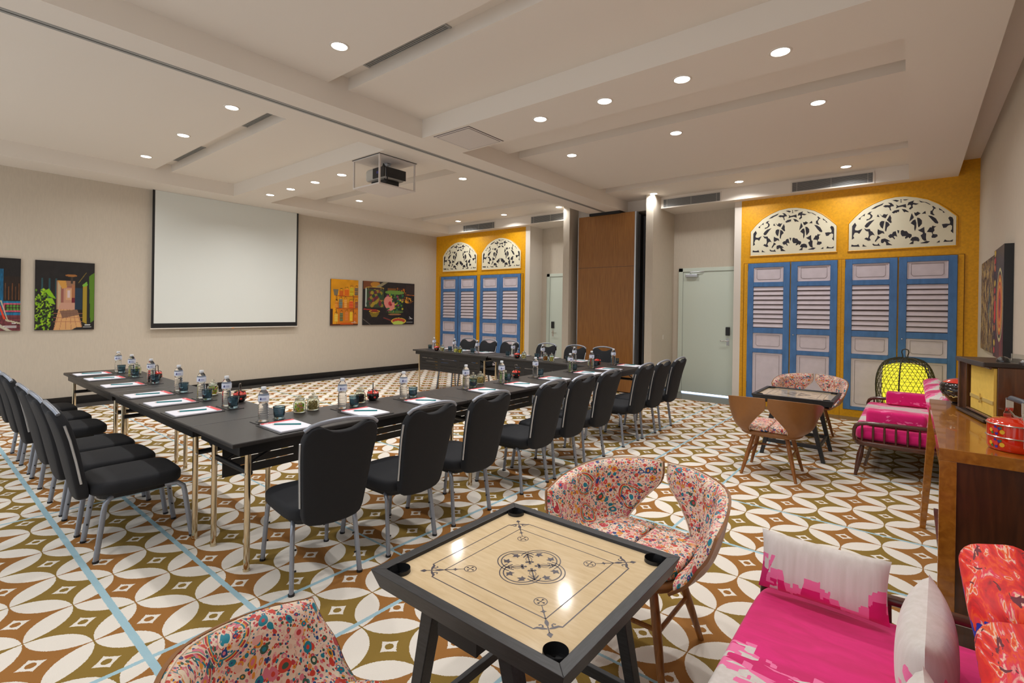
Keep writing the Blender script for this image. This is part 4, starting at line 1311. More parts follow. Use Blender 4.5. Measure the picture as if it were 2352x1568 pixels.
for k, (x, y, rz, lab) in enumerate([(-3.405, 2.445, 55, 'nearest red and black candy basket on the long row'), (-3.42, 4.335, 60, 'red and black candy basket in the middle of the long row'), (-3.435, 6.195, 60, 'red and black candy basket at the far end of the long row'),
                                     (-4.084, 1.700, 60, 'red and black candy basket on the left row near the corner'), (-5.90, 1.66, 60, 'red and black candy basket on the outer left table'),
                                     (-6.62, 6.09, 100, 'small red and black candy basket on the far row nearest the screen wall'), (-4.79, 6.09, 100, 'red and black candy basket in the middle of the far row')]):
    o = BK if k == 0 else dup(BK, (x, y, TZ), R(rz), lab)
    o.location = (x, y, TZ)
    o.rotation_euler = (0, 0, R(rz))
    o['label'] = lab
    o['group'] = 'red and black lacquer candy baskets'

# ------------------------------------------------------------------ carrom tables
def strip(mb, pts, w, z, closed=False):
    P_ = [Vector((a, b)) for a, b in pts]
    n = len(P_)
    L_, R_ = [], []
    for i in range(n):
        a = P_[(i - 1) % n] if (closed or i) else P_[i]
        b = P_[(i + 1) % n] if (closed or i < n - 1) else P_[i]
        t = (b - a).normalized()
        q = Vector((-t.y, t.x)) * (w[i] if isinstance(w, list) else w) / 2
        L_.append(P_[i] + q)
        R_.append(P_[i] - q)
    vs = [(p_.x, p_.y, z) for p_ in L_] + [(p_.x, p_.y, z) for p_ in R_]
    m_ = n if closed else n - 1
    mb.add(vs, [(n + i, n + (i + 1) % n, (i + 1) % n, i) for i in range(m_)])
def arc(cx, cy, r, a0, a1, n=16):
    return [(cx + r * math.cos(R(a0 + (a1 - a0) * i / n)), cy + r * math.sin(R(a0 + (a1 - a0) * i / n))) for i in range(n + 1)]
def blob(mb, pts, z):
    mb.add([(a, b, z) for a, b in pts], [tuple(range(len(pts)))])

def carrom():
    t = thing('carrom_table', '', 'game table')
    H, q = .377, .341
    BZ = .628
    fr = []
    for k in range(4):
        m_ = MB()
        # one mitred rim bar with an inward sloping outer face
        o_ = [(-H, -H, .64), (H, -H, .64), (q, -q, .64), (-q, -q, .64)]
        u_ = [(-H + .022, -H + .022, .578), (H - .022, -H + .022, .578), (q - .01, -q + .01, .578), (-q + .01, -q + .01, .578)]
        m_.hull8(u_, o_)
        m_.xform(Matrix.Rotation(k * math.pi / 2, 4, 'Z'))
        fr.append(build('rim_bar', m_, MAT['ebony'] if k % 2 == 0 else MAT['ebony_y'], t, bevel=.0015))
    # board with round corner pockets cut out
    out = []
    pr, pc = .0345, .309
    for sx, sy, a0 in ((1, 1, 0), (-1, 1, 90), (-1, -1, 180), (1, -1, 270)):
        cx, cy = sx * pc, sy * pc
        c_ = []
        st = {0: (-55, -215), 90: (35, -125), 180: (125, -35), 270: (215, 55)}[a0]
        dlt = math.degrees(math.acos(min(1, (q - pc) / pr)))
        a_s = a0 - 0 + (-dlt if True else 0)
        for i in range(15):
            # walk the pocket rim on the board side
            ang = a_s - (360 - 90 - 2 * dlt) * i / 14
            c_.append((cx + pr * math.cos(R(ang)), cy + pr * math.sin(R(ang))))
        out += c_
    build('playing_board', MB().prism(out, BZ - .012, BZ), MAT['maple'], t)
    for sx in (-1, 1):
        for sy in (-1, 1):
            m_ = MB().lathe([(.0335, .0125), (.034, .002), (.0335, -.02), (.031, -.024), (.001, -.025)], 28, c=(sx * pc, sy * pc, BZ), cap0=False)
            m_.lathe([(.034, .002), (.0375, .002), (.0375, -.022)], 28, c=(sx * pc, sy * pc, BZ - .003), cap0=False, cap1=False)
            build('pocket', m_, MAT['black'], t, smooth=True)
    # printed game lines
    g_ = MB()
    z = BZ + .0004
    for k in range(4):
        s0 = len(g_.v)
        strip(g_, [(-.205, -.205), (.205, -.205)], .0030, z)
        strip(g_, [(-.2, -.262), (.2, -.262)], .0036, z)
        # corner ornament on the (+,-) diagonal
        def D(a, b):      # a along the outward diagonal, b across
            c = math.sqrt(.5)
            return ((a + b) * c, (-a + b) * c)
        strip(g_, [(x * 1.0 + .145, y - .145) for x, y in arc(0, 0, .020, 0, 360, 28)][:-1], .0026, z, True)
        for an in (0, 90, 180, 270):
            c, s = math.cos(R(an)), math.sin(R(an))
            strip(g_, [(.145, -.145), (.145 + .012 * c, -.145 + .012 * s)], [.0015, .003], z)
            blob(g_, [(.145 + .012 * c + x, -.145 + .012 * s + y) for x, y in arc(0, 0, .0036, 0, 330, 9)], z)
        strip(g_, [D(.225, 0), D(.292, 0)], [.002, .004], z)
        blob(g_, [D(.243, 0), D(.252, .0035), D(.255, .010), D(.258, .0035), D(.268, 0), D(.258, -.0035), D(.255, -.010), D(.252, -.0035)][::-1], z + .0001)
        blob(g_, [D(.290, 0), D(.298, .004), D(.308, .0065), D(.318, .004), D(.327, 0), D(.318, -.004), D(.308, -.0065), D(.298, -.004)][::-1], z)
        strip(g_, [D(.325, 0), D(.352, 0)], [.004, .003], z)
        blob(g_, [D(.348, 0), D(.358, .009), D(.372, 0), D(.358, -.009)][::-1], z)
        for sg in (-1, 1):
            pts = [D(.334, sg * .003), D(.331, sg * .016), D(.326, sg * .030), D(.330, sg * .041), D(.3265, sg * .044)]
            if sg > 0:
                pts[-1] = (.262, -.2)
            else:
                pts[-1] = (.2, -.262)
            strip(g_, pts, [.004, .009, .008, .005, .0028], z)
            strip(g_, [D(.326, sg * .014), D(.318, sg * .013), D(.313, sg * .018), D(.317, sg * .024)], [.006, .004, .003, .005], z)
        # quatrefoil lobe towards +x
        hw = math.degrees(math.asin(.0695 / .0716))
        strip(g_, arc(.0535, 0, .0716, -102, 102, 40), .0036, z)
        strip(g_, arc(.0535, 0, .0590, -113, 113, 40), .0042, z)
        for sg in (-1, 1):
            strip(g_, arc(.040, sg * .026, .0205, 40 * sg, 215 * sg, 16), .0018, z)
            # ivy leaf
            cx, cy = .082, sg * .024
            lf = [(0, -.020), (.008, -.006), (.024, -.010), (.015, .003), (.010, .016), (0, .010), (-.009, .017), (-.012, .004), (-.020, -.004), (-.007, -.004)]
            ra = R(20 * sg)
            pp = [(cx + (a * math.cos(ra) - b * sg * math.sin(ra)) * .8, cy + (a * math.sin(ra) + b * sg * math.cos(ra)) * .8) for a, b in lf]
            blob(g_, pp if sg > 0 else pp[::-1], z)
        # little cross on the diagonal
        c45 = math.sqrt(.5)
        def E_(a, b):
            return ((a + b) * c45, (a - b) * c45)
        strip(g_, [E_(.030, 0), E_(.088, 0)], [.004, .005], z)
        for a, b in ((.018, 0), (.028, .010), (.028, -.010), (.028, 0)):
            blob(g_, [(E_(a, b)[0] + x, E_(a, b)[1] + y) for x, y in arc(0, 0, .0052, 0, 330, 9)], z)
        strip(g_, [E_(.074, -.009), E_(.074, .009)], .0035, z)
        g_.v[s0:] = [tuple(Matrix.Rotation(k * math.pi / 2, 4, 'Z') @ Vector(v)) for v in g_.v[s0:]]
    build('printed_design', g_, MAT['ink'], t)
    build('underframe', MB().box(-.33, -.33, .56, .33, -.30, .612).box(-.33, .30, .56, .33, .33, .612).box(-.33, -.33, .56, -.30, .33, .612).box(.30, -.33, .56, .33, .33, .612).box(-.34, -.34, .602, .34, .34, .6035), MAT['black'], t)
    for sx in (-1, 1):
        for sy in (-1, 1):
            xt, xb, yt, yb = sx * .145, sx * .285, sy * .305, sy * .285
            m_ = MB().hull8([(xb - .017, yb - .022, 0), (xb + .017, yb - .022, 0), (xb + .017, yb + .022, 0), (xb - .017, yb + .022, 0)],
                            [(xt - .026, yt - .024, .602), (xt + .026, yt - .024, .602), (xt + .026, yt + .024, .602), (xt - .026, yt + .024, .602)])
            build('leg', m_, MAT['ebony'], t, bevel=.003)
    for s in (-1, 1):
        build('stretcher', MB().box(-.262, s * .289 - .011, .13, .262, s * .289 + .011, .168), MAT['ebony'], t, bevel=.002)
        build('stretcher', MB().box(s * .248 - .011, -.28, .14, s * .248 + .011, .28, .175), MAT['ebony_y'], t, bevel=.002)
    dr = build('drawer', MB().prism([(-.115, .505), (.045, .505), (.045, .572), (-.018, .572), (-.020, .560), (-.028, .552), (-.042, .552), (-.050, .560), (-.052, .572), (-.115, .572)], -.318, -.308, 'y').box(-.113, -.308, .507, .043, -.10, .511).box(.037, -.31, .507, .045, -.10, .572).box(-.115, -.31, .507, -.107, -.10, .572), MAT['black'], t)
    return t
K = carrom()
K.location = (-1.003, 1.368, 0)
K['label'] = 'large square black framed board game table in the foreground'
K['group'] = 'board game tables'
dup(K, (-.972, 6.185, 0), 0, 'far black framed board game table in front of the blue shutters', 'board game tables')

# ------------------------------------------------------------------ tub chairs with split backs (face local +y)
ROWS = [
    [(.150, -.205, .402), (.205, -.165, .400), (.245, -.05, .398), (.250, .09, .398), (.235, .235, .400)],
    [(.158, -.245, .455), (.245, -.215, .452), (.305, -.08, .450), (.318, .08, .450), (.298, .225, .450)],
    [(.095, -.292, .545), (.215, -.270, .540), (.328, -.12, .530), (.350, .06, .525), (.338, .215, .515)],
    [(.014, -.318, .645), (.185, -.295, .640), (.335, -.16, .620), (.368, .03, .600), (.372, .195, .568)],
    [(.010, -.328, .742), (.170, -.310, .738), (.328, -.195, .718), (.388, -.005, .685), (.392, .170, .640)]]
def cat(p, t):
    n = len(p) - 1
    x = min(max(t, 0), 1) * n
    i = min(int(x), n - 1)
    f = x - i
    a, b, c, d = p[max(i - 1, 0)], p[i], p[i + 1], p[min(i + 2, n)]
    return tuple(.5 * ((2 * b[k]) + (-a[k] + c[k]) * f + (2 * a[k] - 5 * b[k] + 4 * c[k] - d[k]) * f * f + (-a[k] + 3 * b[k] - 3 * c[k] + d[k]) * f ** 3) for k in range(3))
def wing(u, v):
    return Vector(cat([cat(r_, u) for r_ in ROWS], v))
def shell(sx, d0, d1, NU=22, NV=18, puff=0, lo=0.0, rim=.0):
    """solid between two offsets of the wing surface; d along the normal (positive = inwards)"""
    vs, fs = [], []
    grid_ = {}
    for side in (0, 1):
        for j in range(NV + 1):
            for i in range(NU + 1):
                u, v = i / NU, j / NV
                uu, vv = rim + u * (1 - 2 * rim), lo + v * (1 - lo - rim)
                e = 1e-3
                p_ = wing(uu, vv)
                du = wing(min(uu + e, 1), vv) - wing(max(uu - e, 0), vv)
                dv = wing(uu, min(vv + e, 1)) - wing(uu, max(vv - e, 0))
                n_ = du.cross(dv).normalized()
                if n_.dot(Vector((0, -.0, .5)) - Vector((p_.x, p_.y, .5))) < 0:
                    n_ = -n_
                k = d1 if side else d0
                if side and puff:
                    ed = min(1, min(u, 1 - u) / .13) ** .5 * min(1, min(v + .15, 1 - v) / .13) ** .5 if min(u, 1 - u, 1 - v) > 0 else 0
                    k = d0 + .004 + (d1 - d0 + puff * math.sin(math.pi * u) ** .5) * ed
                q_ = p_ + n_ * k
                grid_[side, i, j] = len(vs)
                vs.append((q_.x * sx, q_.y, q_.z))
    for side in (0, 1):
        for j in range(NV):
            for i in range(NU):
                f = (grid_[side, i, j], grid_[side, i + 1, j], grid_[side, i + 1, j + 1], grid_[side, i, j + 1])
                fs.append(f if (side == 0) == (sx > 0) else f[::-1])
    def edge(seq):
        for a, b in zip(seq, seq[1:]):
            f = (grid_[0, a[0], a[1]], grid_[0, b[0], b[1]], grid_[1, b[0], b[1]], grid_[1, a[0], a[1]])
            fs.append(f)
    edge([(i, 0) for i in range(NU + 1)])
    edge([(NU, j) for j in range(NV + 1)])
    edge([(i, NV) for i in range(NU, -1, -1)])
    edge([(0, j) for j in range(NV, -1, -1)])
    return MB().add(vs, fs)
def tub_chair():
    t = thing('tub_chair', '', 'armchair')
    so = [(x, y + .02) for x, y in superell(.258, .245, 3.2, 40)]
    build('seat_shell', MB().slab(so, .372, .418, .03, 4), MAT['tub'], t, smooth=True, angle=70)
    for s in (-1, 1):
        build('back_wing', shell(s, -.007, .004), MAT['tub'], t, smooth=True, angle=60)
        c = build('back_cushion', shell(s, .0045, .030, puff=.014, lo=.10, rim=.012), MAT['paisley'], t, smooth=True, angle=75)
        pth = []
        for (a, b, n) in (((.02, .12), (.02, .985), 12), ((.02, .985), (.985, .985), 14), ((.985, .985), (.985, .12), 12)):
            for i in range(n):
                f = i / n
                pth.append((a[0] + (b[0] - a[0]) * f, a[1] + (b[1] - a[1]) * f))
        pp = []
        for u, v in pth:
            w_ = wing(u, v)
            c0 = Vector((0, -.02, .5)) - w_
            c0.z = 0
            q_ = w_ + c0.normalized() * .010
            pp.append((q_.x * s, q_.y, q_.z))
        build('piping', MB().tube(pp, .0035, 5), MAT['piping'], c, smooth=True)
        hs = []
        for x, y in superell(.240, .235, 3.4, 48):
            if s * x >= -.0001:
                hs.append((max(s * x, .004) * s, y + .015))
        hs.sort(key=lambda p_: math.atan2(p_[1] - .015, (p_[0]) * s))
        if s < 0:
            hs = hs[::-1]
        build('seat_cushion', MB().slab(hs, .418, .470, .022, 4, .010), MAT['paisley'], t, smooth=True, angle=75)
        for sy in (-1, 1):
            top, bot = Vector((s * .135, sy * .125 + .02, .378)), Vector((s * .225, sy * .225 + .02, 0))
            n = 6
            path = [top.lerp(bot, i / n) for i in range(n + 1)]
            build('leg', MB().tube(path, [.017, .0185, .0195, .019, .017, .0145, .0125], 12), MAT['teak'], t, smooth=True)
        a, b = Vector((s * .175, -.15, .20)), Vector((s * .175, .19, .20))
        build('stretcher', MB().tube([a, b], .010, 8), MAT['teak'], t, smooth=True)
    build('stretcher', MB().tube([(-.178, .192, .215), (.178, .192, .215)], .010, 8), MAT['teak'], t, smooth=True)
    build('mounting_plate', MB().box(-.15, -.12, .358, .15, .17, .374), MAT['teak'], t, bevel=.004)
    return t
TC = tub_chair()
for k, ((x, y), rz, lab) in enumerate([((-.965, 2.135), 180, 'paisley tub chair behind the near game table, facing the camera'), ((-.975, .635), 3, 'paisley tub chair in the bottom left foreground, cut by the frame'),
                                       ((-1.02, 5.21), 2, 'tan backed tub chair seen from behind, in front of the far game table'), ((-.975, 7.08), 180, 'paisley tub chair behind the far game table, against the shutters')]):
    o = TC if k == 0 else dup(TC, (x, y, 0), R(rz), lab)
    o.location = (x, y, 0)
    o.rotation_euler = (0, 0, R(rz))
    o['label'] = lab
    o['group'] = 'split back tub chairs at the game tables'

# ------------------------------------------------------------------ daybed sofas (front edge at local x=0, length along y)
def sofa(name, lab, x, y, L, pink):
    t = thing(name, lab, 'sofa', (x, y, 0), 0, 'spindle armed daybed sofas')
    D = .92
    f = MB()
    f.slab([(x_ + D / 2, y_ + L / 2) for x_, y_ in superell(D / 2, L / 2, 14, 44)], .285, .33, .012, 3)
    build('seat_frame', f, MAT['darkwood'], t, smooth=True)
    for e in (0, 1):
        yy = .022 + e * (L - .044)
        path = [(.012, yy, .325), (.004, yy, .37), (.006, yy, .43), (.02, yy, .465), (.05, yy, .487), (.10, yy, .496), (.3, yy, .502), (.6, yy, .508), (.90, yy, .512)]
        build('arm_rail', MB().tube(path, [.013, .014, .016, .018, .019, .018, .018, .018, .018], 10), MAT['darkwood'], t, smooth=True)
        for k in range(10):
            xx = .068 + k * .0835
            build('spindle', MB().tube([(xx, yy, .325), (xx, yy, .40), (xx, yy, .49)], [.007, .0105, .008], 8), MAT['darkwood'], t, smooth=True)
        for xx, sp in ((.07, -.05), (D - .08, .03)):
            s = 1 if e else -1
            a, b = Vector((xx, yy - s * .05, .29)), Vector((xx + sp, yy + s * .0, 0))
            build('leg', MB().tube([a.lerp(b, q) for q in (0, .15, .35, .6, .85, 1)], [.017, .021, .027, .023, .016, .013], 12), MAT['darkwood'], t, smooth=True)
    build('side_stretcher', MB().box(.08, .07, .085, .1, L - .07, .11), MAT['darkwood'], t)
    build('back_rail', MB().box(D - .05, .03, .33, D - .02, L - .03, .78), MAT['darkwood'], t, bevel=.008)
    build('seat_cushion', MB().slab([(x_ + .44, y_ + L / 2) for x_, y_ in superell(.437, L / 2 - .045, 16, 60)], .33, .452, .045, 5, .012), pink, t, smooth=True, angle=75)
    return t
def near_pink(g, ob, x, y, z):
    n = g.m('ADD', g.m('MULTIPLY', blocky(g, ob, (18, 30, 6)), .45), g.m('MULTIPLY', blocky(g, g.map(ob, (1, 1, 1), (.3, .1, 0)), (7, 16, 6)), .55))
    base = g.m('MULTIPLY_ADD', g.m('SUBTRACT', y, 1.17), 2.1, .5)
    base = g.m('MULTIPLY_ADD', x, .35, base)
    return g.m('ADD', base, g.m('MULTIPLY', g.m('SUBTRACT', n, .55), .55))
def far_pink(g, ob, x, y, z):
    n = g.noise(g.map(ob, (4, 9, 4)), 1, 4, .5)
    wv = g.m('ABSOLUTE', g.m('SUBTRACT', g.m('FRACT', g.m('MULTIPLY', g.m('ADD', y, .35), 1.15)), .5))
    return g.m('ADD', g.m('MULTIPLY_ADD', wv, -1.0, .86), g.m('MULTIPLY', g.m('SUBTRACT', n, .5), .8))
PN = brush_mat('pink_brushed_linen_seat', near_pink)
PF = brush_mat('pink_dyed_linen_seat', far_pink)
sofa('daybed_sofa', 'dark wood daybed with magenta and white seat in the bottom right foreground', -.455, .42, 1.80, PN)
sofa('daybed_sofa', 'dark wood spindle armed daybed with pink seat beside the far game table', -.425, 5.66, 1.88, PF)

def pillow_mesh(w, h, t, n=22, pw=2.6):
    m_ = MB()
    for s in (-1, 1):
        def fn(u, v):
            a, b = u * 2 - 1, v * 2 - 1
            k = ((1 - abs(a) ** pw) * (1 - abs(b) ** pw)) ** .5 if abs(a) < 1 and abs(b) < 1 else 0
            pin = 1 - .05 * (1 - abs(b) ** 2) * abs(a) ** 6
            pin2 = 1 - .05 * (1 - abs(a) ** 2) * abs(b) ** 6
            return (a * w / 2 * pin, s * t / 2 * k, b * h / 2 * pin2)
        st = len(m_.f)
        m_.grid(n, n, fn)
        if s > 0:
            m_.f[st:] = [f[::-1] for f in m_.f[st:]]
    return m_
def pil_pink(g, ob, x, y, z):
    n = blocky(g, ob, (34, 6, 9))
    n2 = blocky(g, g.map(ob, (1, 1, 1), (.2, 0, .1)), (14, 5, 5))
    return g.m('ADD', g.m('MULTIPLY_ADD', z, -3.4, .42), g.m('MULTIPLY', g.m('SUBTRACT', g.m('MULTIPLY_ADD', n, .5, g.m('MULTIPLY', n2, .5)), .5), .55))
PP = brush_mat('pillow_linen_pink_below', pil_pink)
def pil2(g, ob, x, y, z):
    n = blocky(g, ob, (30, 8, 20))
    return g.m('ADD', g.m('MULTIPLY_ADD', z, -2.6, .30), g.m('ADD', g.m('MULTIPLY', x, -.9), g.m('MULTIPLY', g.m('SUBTRACT', n, .5), .4)))
PP2 = brush_mat('pillow_linen_mostly_white', pil2)
def cushion(name, lab, w, h, t, loc, rot, m, pw=2.6, grp='cushions on the daybeds', cat_='cushion', pip=None):
    o = build(name, pillow_mesh(w, h, t, 22, pw), m, smooth=True, angle=100)
    o.location = loc
    o.rotation_euler = rot
    tag(o, lab, cat_, grp)
    if pip:
        a, b = w / 2, h / 2
        build('seam', MB().tube([(x, 0, z) for x, z in superell(a * .985, b * .985, 9, 40)], .0028, 5, closed=True), pip, o, smooth=True)
    return o
cushion('lumbar_pillow', 'long white pillow with magenta lower half, leaning on the arm of the near daybed', .400, .205, .09, (-.245, 2.098, .568), (R(-14), 0, 0), PP)
cushion('scatter_pillow', 'large white linen pillow with a pink corner, standing against the red cushions', .46, .25, .135, (.040, 1.765, .585), (0, 0, R(88)), PP2)
cushion('scatter_pillow', 'white pillow tip showing at the bottom edge, before the large white pillow', .42, .24, .13, (.035, 1.285, .575), (0, 0, R(92)), PP2)
def back_cushion(lab, x, y, z, w, h, t, rx, m):
    o = build('back_cushion', MB().slab([(a, b) for a, b in superell(w / 2, h / 2, 7, 44)], -t / 2, t / 2, .055, 5, .02, f=lambda a, b, d: (a, d, b)), m, smooth=True, angle=80)
    o.location = (x, y, z)
    o.rotation_euler = (rx, 0, R(-90))
    return tag(o, lab, 'cushion', 'back cushions of the daybeds')
back_cushion('red and orange abstract back cushion, farthest of the near daybed', .235, 1.83, .64, .50, .41, .17, R(14), MAT['red'])
back_cushion('red and orange abstract back cushion, second from the far arm of the near daybed', .235, 1.315, .645, .51, .42, .17, R(14), MAT['red'])
back_cushion('red and orange abstract back cushion, nearest the camera, outside the frame edge', .235, .79, .645, .51, .42, .17, R(14), MAT['red'])
def fb(g, ob, x, y, z):
    n = g.noise(g.map(ob, (5, 5, 16), (0, 0, 0), (0, .5, 0)), 1, 4, .6)
    return g.m('MULTIPLY_ADD', n, 1.4, -.14)
PB = brush_mat('pink_and_white_streaked_back', fb)
back_cushion('pink and white streaked back cushion nearest the sideboard on the far daybed', .20, 6.05, .62, .56, .36, .16, R(10), PB)
back_cushion('pink and white streaked back cushion in the middle of the far daybed', .20, 6.62, .62, .56, .36, .16, R(10), PB)
back_cushion('pink and white streaked back cushion at the far end of the far daybed', .20, 7.19, .62, .54, .36, .16, R(10), PB)
def allpink(g, ob, x, y, z):
    n = g.noise(g.map(ob, (4, 9, 9)), 1.6, 5, .8)
    return g.m('MULTIPLY_ADD', n, .9, .27)
PA = brush_mat('deep_pink_velvet_dye', allpink)
def bolster(lab, x, y, z, w, d, h):
    o = build('box_bolster', MB().slab([(a, b) for a, b in superell(d / 2, h / 2, 6, 28)], -w / 2, w / 2, .03, 4, .008, f=lambda a, b, c: (c, a, b)), PA, smooth=True, angle=70)
    o.location = (x, y, z)
    return tag(o, lab, 'cushion', 'deep pink bolsters on the far daybed')
bolster('deep pink box bolster against the near arm of the far daybed', -.115, 5.86, .535, .44, .19, .145)
bolster('deep pink box bolster against the far arm of the far daybed, before the lantern', -.035, 7.36, .535, .40, .17, .15)

# ------------------------------------------------------------------ sideboard and what stands on it
cb = thing('sideboard', 'amber brown wooden sideboard with dark end panel, right edge of the picture', 'sideboard', (.10, 3.0, 0))
build('top', MB().box(0, 0, .845, .55, 1.72, .90), MAT['console'], cb, bevel=.002)
build('corner_post', MB().box(.002, .0, .0, .062, .03, .845), MAT['console'], cb, bevel=.002)
build('end_panel', MB().box(.062, .008, .0, .55, .028, .845), MAT['console_dark'], cb)
build('bottom_shelf', MB().box(.03, .03, .12, .55, 1.62, .145), MAT['console_dark'], cb)
build('back_panel', MB().box(.53, .03, .145, .548, 1.62, .845), MAT['console_dark'], cb)
for k in range(2):
    build('drawer_front', MB().box(.03, .05 + k * .8, .62, .046, .82 + k * .8, .835), MAT['console'], cb, bevel=.003)
for dy in (1.60, 1.69):
    m_ = MB().hull8([(-.045, dy - .028, 0), (-.012, dy - .028, 0), (-.012, dy, 0), (-.045, dy, 0)], [(-.002, dy - .03, .845), (.05, dy - .03, .845), (.05, dy + .005, .845), (-.002, dy + .005, .845)])
    build('leg', m_, MAT['console'], cb, bevel=.002)
for dy in (1.60,):
    build('leg', MB().hull8([(.50, dy - .02, 0), (.54, dy - .02, 0), (.54, dy + .02, 0), (.50, dy + .02, 0)], [(.49, dy - .03, .845), (.545, dy - .03, .845), (.545, dy + .03, .845), (.49, dy + .03, .845)]), MAT['console'], cb)

rd = thing('vintage_radio', 'old wooden radio with gold speaker cloth standing on the sideboard', 'radio', (.23, 4.31, .90), R(-78.7))
W_ = .47
build('cabinet', MB().box(.0, .02, .018, .075, .29, .318).box(.06, .05, .018, W_, .29, .318).box(.0, .0, .018, .022, .03, .318), MAT['radio'], rd, bevel=.003)
build('top_board', MB().box(-.012, -.012, .318, W_ + .004, .30, .345), MAT['radio_dark'], rd, bevel=.004)
build('plinth', MB().box(-.008, -.008, .006, W_, .292, .022).box(.02, .02, 0, W_ - .02, .27, .006), MAT['radio_dark'], rd, bevel=.004)
build('speaker_cloth', MB().box(.105, .036, .04, W_ - .006, .049, .312), MAT['radio_cloth'], rd)
build('lower_moulding', MB().tube([(.09, .026, .032), (W_, .026, .032)], .008, 8), MAT['radio'], rd, smooth=True)
build('upper_moulding', MB().tube([(.06, .02, .312), (W_, .02, .312)], .006, 8), MAT['radio'], rd, smooth=True)
band = build('dial_band', MB().box(.105, .032, .108, W_ - .006, .037, .128), MAT['gold'], rd)
st = [((.018 if k % 2 == 0 else .006) * math.cos(R(90 + 36 * k)), (.03 if k % 2 == 0 else .006) * math.sin(R(90 + 36 * k))) for k in range(10)]
build('star_emblem', MB().prism([(.29 + a, .118 + b) for a, b in st], .024, .032, 'y'), MAT['gold'], band)
gs = thing('glass_plaque_stand', 'low glass plaque between two black domes on top of the radio', 'ornament', (.405, 3.985, 1.2455), R(-70))
for x in (0, .20):
    build('dome_foot', MB().lathe([(.030, 0), (.030, .004), (.027, .016), (.018, .026), (.006, .031)], 18, c=(x, 0, 0)), MAT['lacquer'], gs, smooth=True)
build('glass_plate', MB().box(.01, .03, .0, .20, .036, .05), MAT['acrylic'], gs)

def tiffin(x, y, rz, lab):
    t = thing('food_carrier', lab, 'food carrier', (x, y, .90), R(rz), 'red enamel food carriers')
    build('lower_tin', MB().lathe([(.088, 0), (.094, .004), (.100, .018), (.101, .060)], 36), MAT['enamel'], t, smooth=True)
    build('upper_tin', MB().lathe([(.1005, .0655), (.1005, .118)], 36), MAT['enamel'], t, smooth=True)
    build('lid', MB().lathe([(.102, .122), (.098, .129), (.08, .137), (.06, .140), (.055, .143), (.001, .146)], 36), MAT['enamel'], t, smooth=True)
    for z in (.063, .119):
        build('steel_rim', MB().lathe([(.1, -.003), (.1045, -.002), (.1055, .0005), (.1035, .003), (.099, .003)], 36, c=(0, 0, z), cap0=False, cap1=False), MAT['steel'], t, smooth=True)
    for s in (-1, 1):
        p_ = [(s * .106, 0, .03), (s * .106, 0, .125), (s * .103, 0, .150), (s * .085, 0, .165), (s * .080, 0, .18), (s * .080, 0, .225)]
        m_ = MB()
        for a, b in zip(p_, p_[1:]):
            dx = .0015
            m_.hull8([(a[0] - dx, -.014, a[2]), (a[0] + dx, -.014, a[2]), (a[0] + dx, .014, a[2]), (a[0] - dx, .014, a[2])],
                     [(b[0] - dx, -.014, b[2]), (b[0] + dx, -.014, b[2]), (b[0] + dx, .014, b[2]), (b[0] - dx, .014, b[2])])
        c = build('clamp_strap', m_, MAT['steel'], t, bevel=.0008)
        build('rivet', MB().lathe([(.004, 0), (.003, .003)], 8).xform(Matrix.Translation((s * .108, 0, .045)) @ Matrix.Rotation(R(90) * s, 4, 'Y')).tube([(s * .082, 0, .185), (s * .085, 0, .185)], .004, 8).tube([(s * .082, 0, .21), (s * .085, 0, .21)], .004, 8), MAT['gold'], c)
    build('handle', MB().tube([(-.078, 0, .222), (-.06, 0, .226), (.06, 0, .226), (.078, 0, .222)], [.009, .0125, .0125, .009], 12), MAT['grey_plastic'], t, smooth=True)
    build('cross_bracket', MB().tube([(-.08, 0, .165), (-.03, 0, .150), (.03, 0, .150), (.08, 0, .165)], .006, 6, flat=.5), MAT['steel'], t)
    fl = {'flower_red': MB(), 'flower_yellow': MB(), 'flower_blue': MB(), 'leaf_green': MB()}
    for an in (120, 215, 300):
        for z in (.035, .092):
            for (da, dz, r_, c_) in ((0, 0, .011, 'flower_red'), (-.09, .006, .009, 'flower_red'), (.10, .010, .007, 'flower_blue'), (-.02, .015, .006, 'flower_blue'), (.02, -.014, .007, 'flower_blue'), (.19, -.004, .010, 'flower_yellow'), (-.18, -.002, .009, 'flower_yellow'), (.14, .013, .006, 'leaf_green'), (-.12, -.013, .006, 'leaf_green')):
                a = R(an) + da * 1.3
                R_ = .1017
                ring = [(R_ * math.cos(a + r_ / R_ * math.cos(q)), R_ * math.sin(a + r_ / R_ * math.cos(q)), z + dz + r_ * math.sin(q)) for q in [k * 2 * math.pi / 9 for k in range(9)]]
                fl[c_].add(ring, [tuple(range(9))])
    for c_, m_ in fl.items():
        build('painted_' + c_, m_, MAT[c_], t)
    return t
tiffin(.372, 3.185, -78, 'red enamel two tier food carrier with grey handle on the near end of the sideboard')
tiffin(.560, 3.60, -60, 'second red enamel food carrier cut off by the right edge of the picture')
lb = thing('lacquer_box', 'round black and red lacquer box with tall handle behind the radio', 'lacquer box', (.262, 4.545, .90), 0)
build('body', MB().lathe([(.052, 0), (.055, .012), (.048, .016), (.075, .040), (.105, .075), (.114, .098), (.114, .112), (.110, .118)], 32), MAT['lacquer'], lb, smooth=True)
build('lid', MB().lathe([(.112, .119), (.115, .126), (.112, .138), (.100, .152), (.070, .166), (.045, .170)], 32), MAT['lacquer'], lb, smooth=True)
build('lid_top', MB().lathe([(.101, .153), (.085, .162), (.062, .172), (.040, .178), (.001, .180)], 32), MAT['red_lacquer'], lb, smooth=True)
m_ = MB()
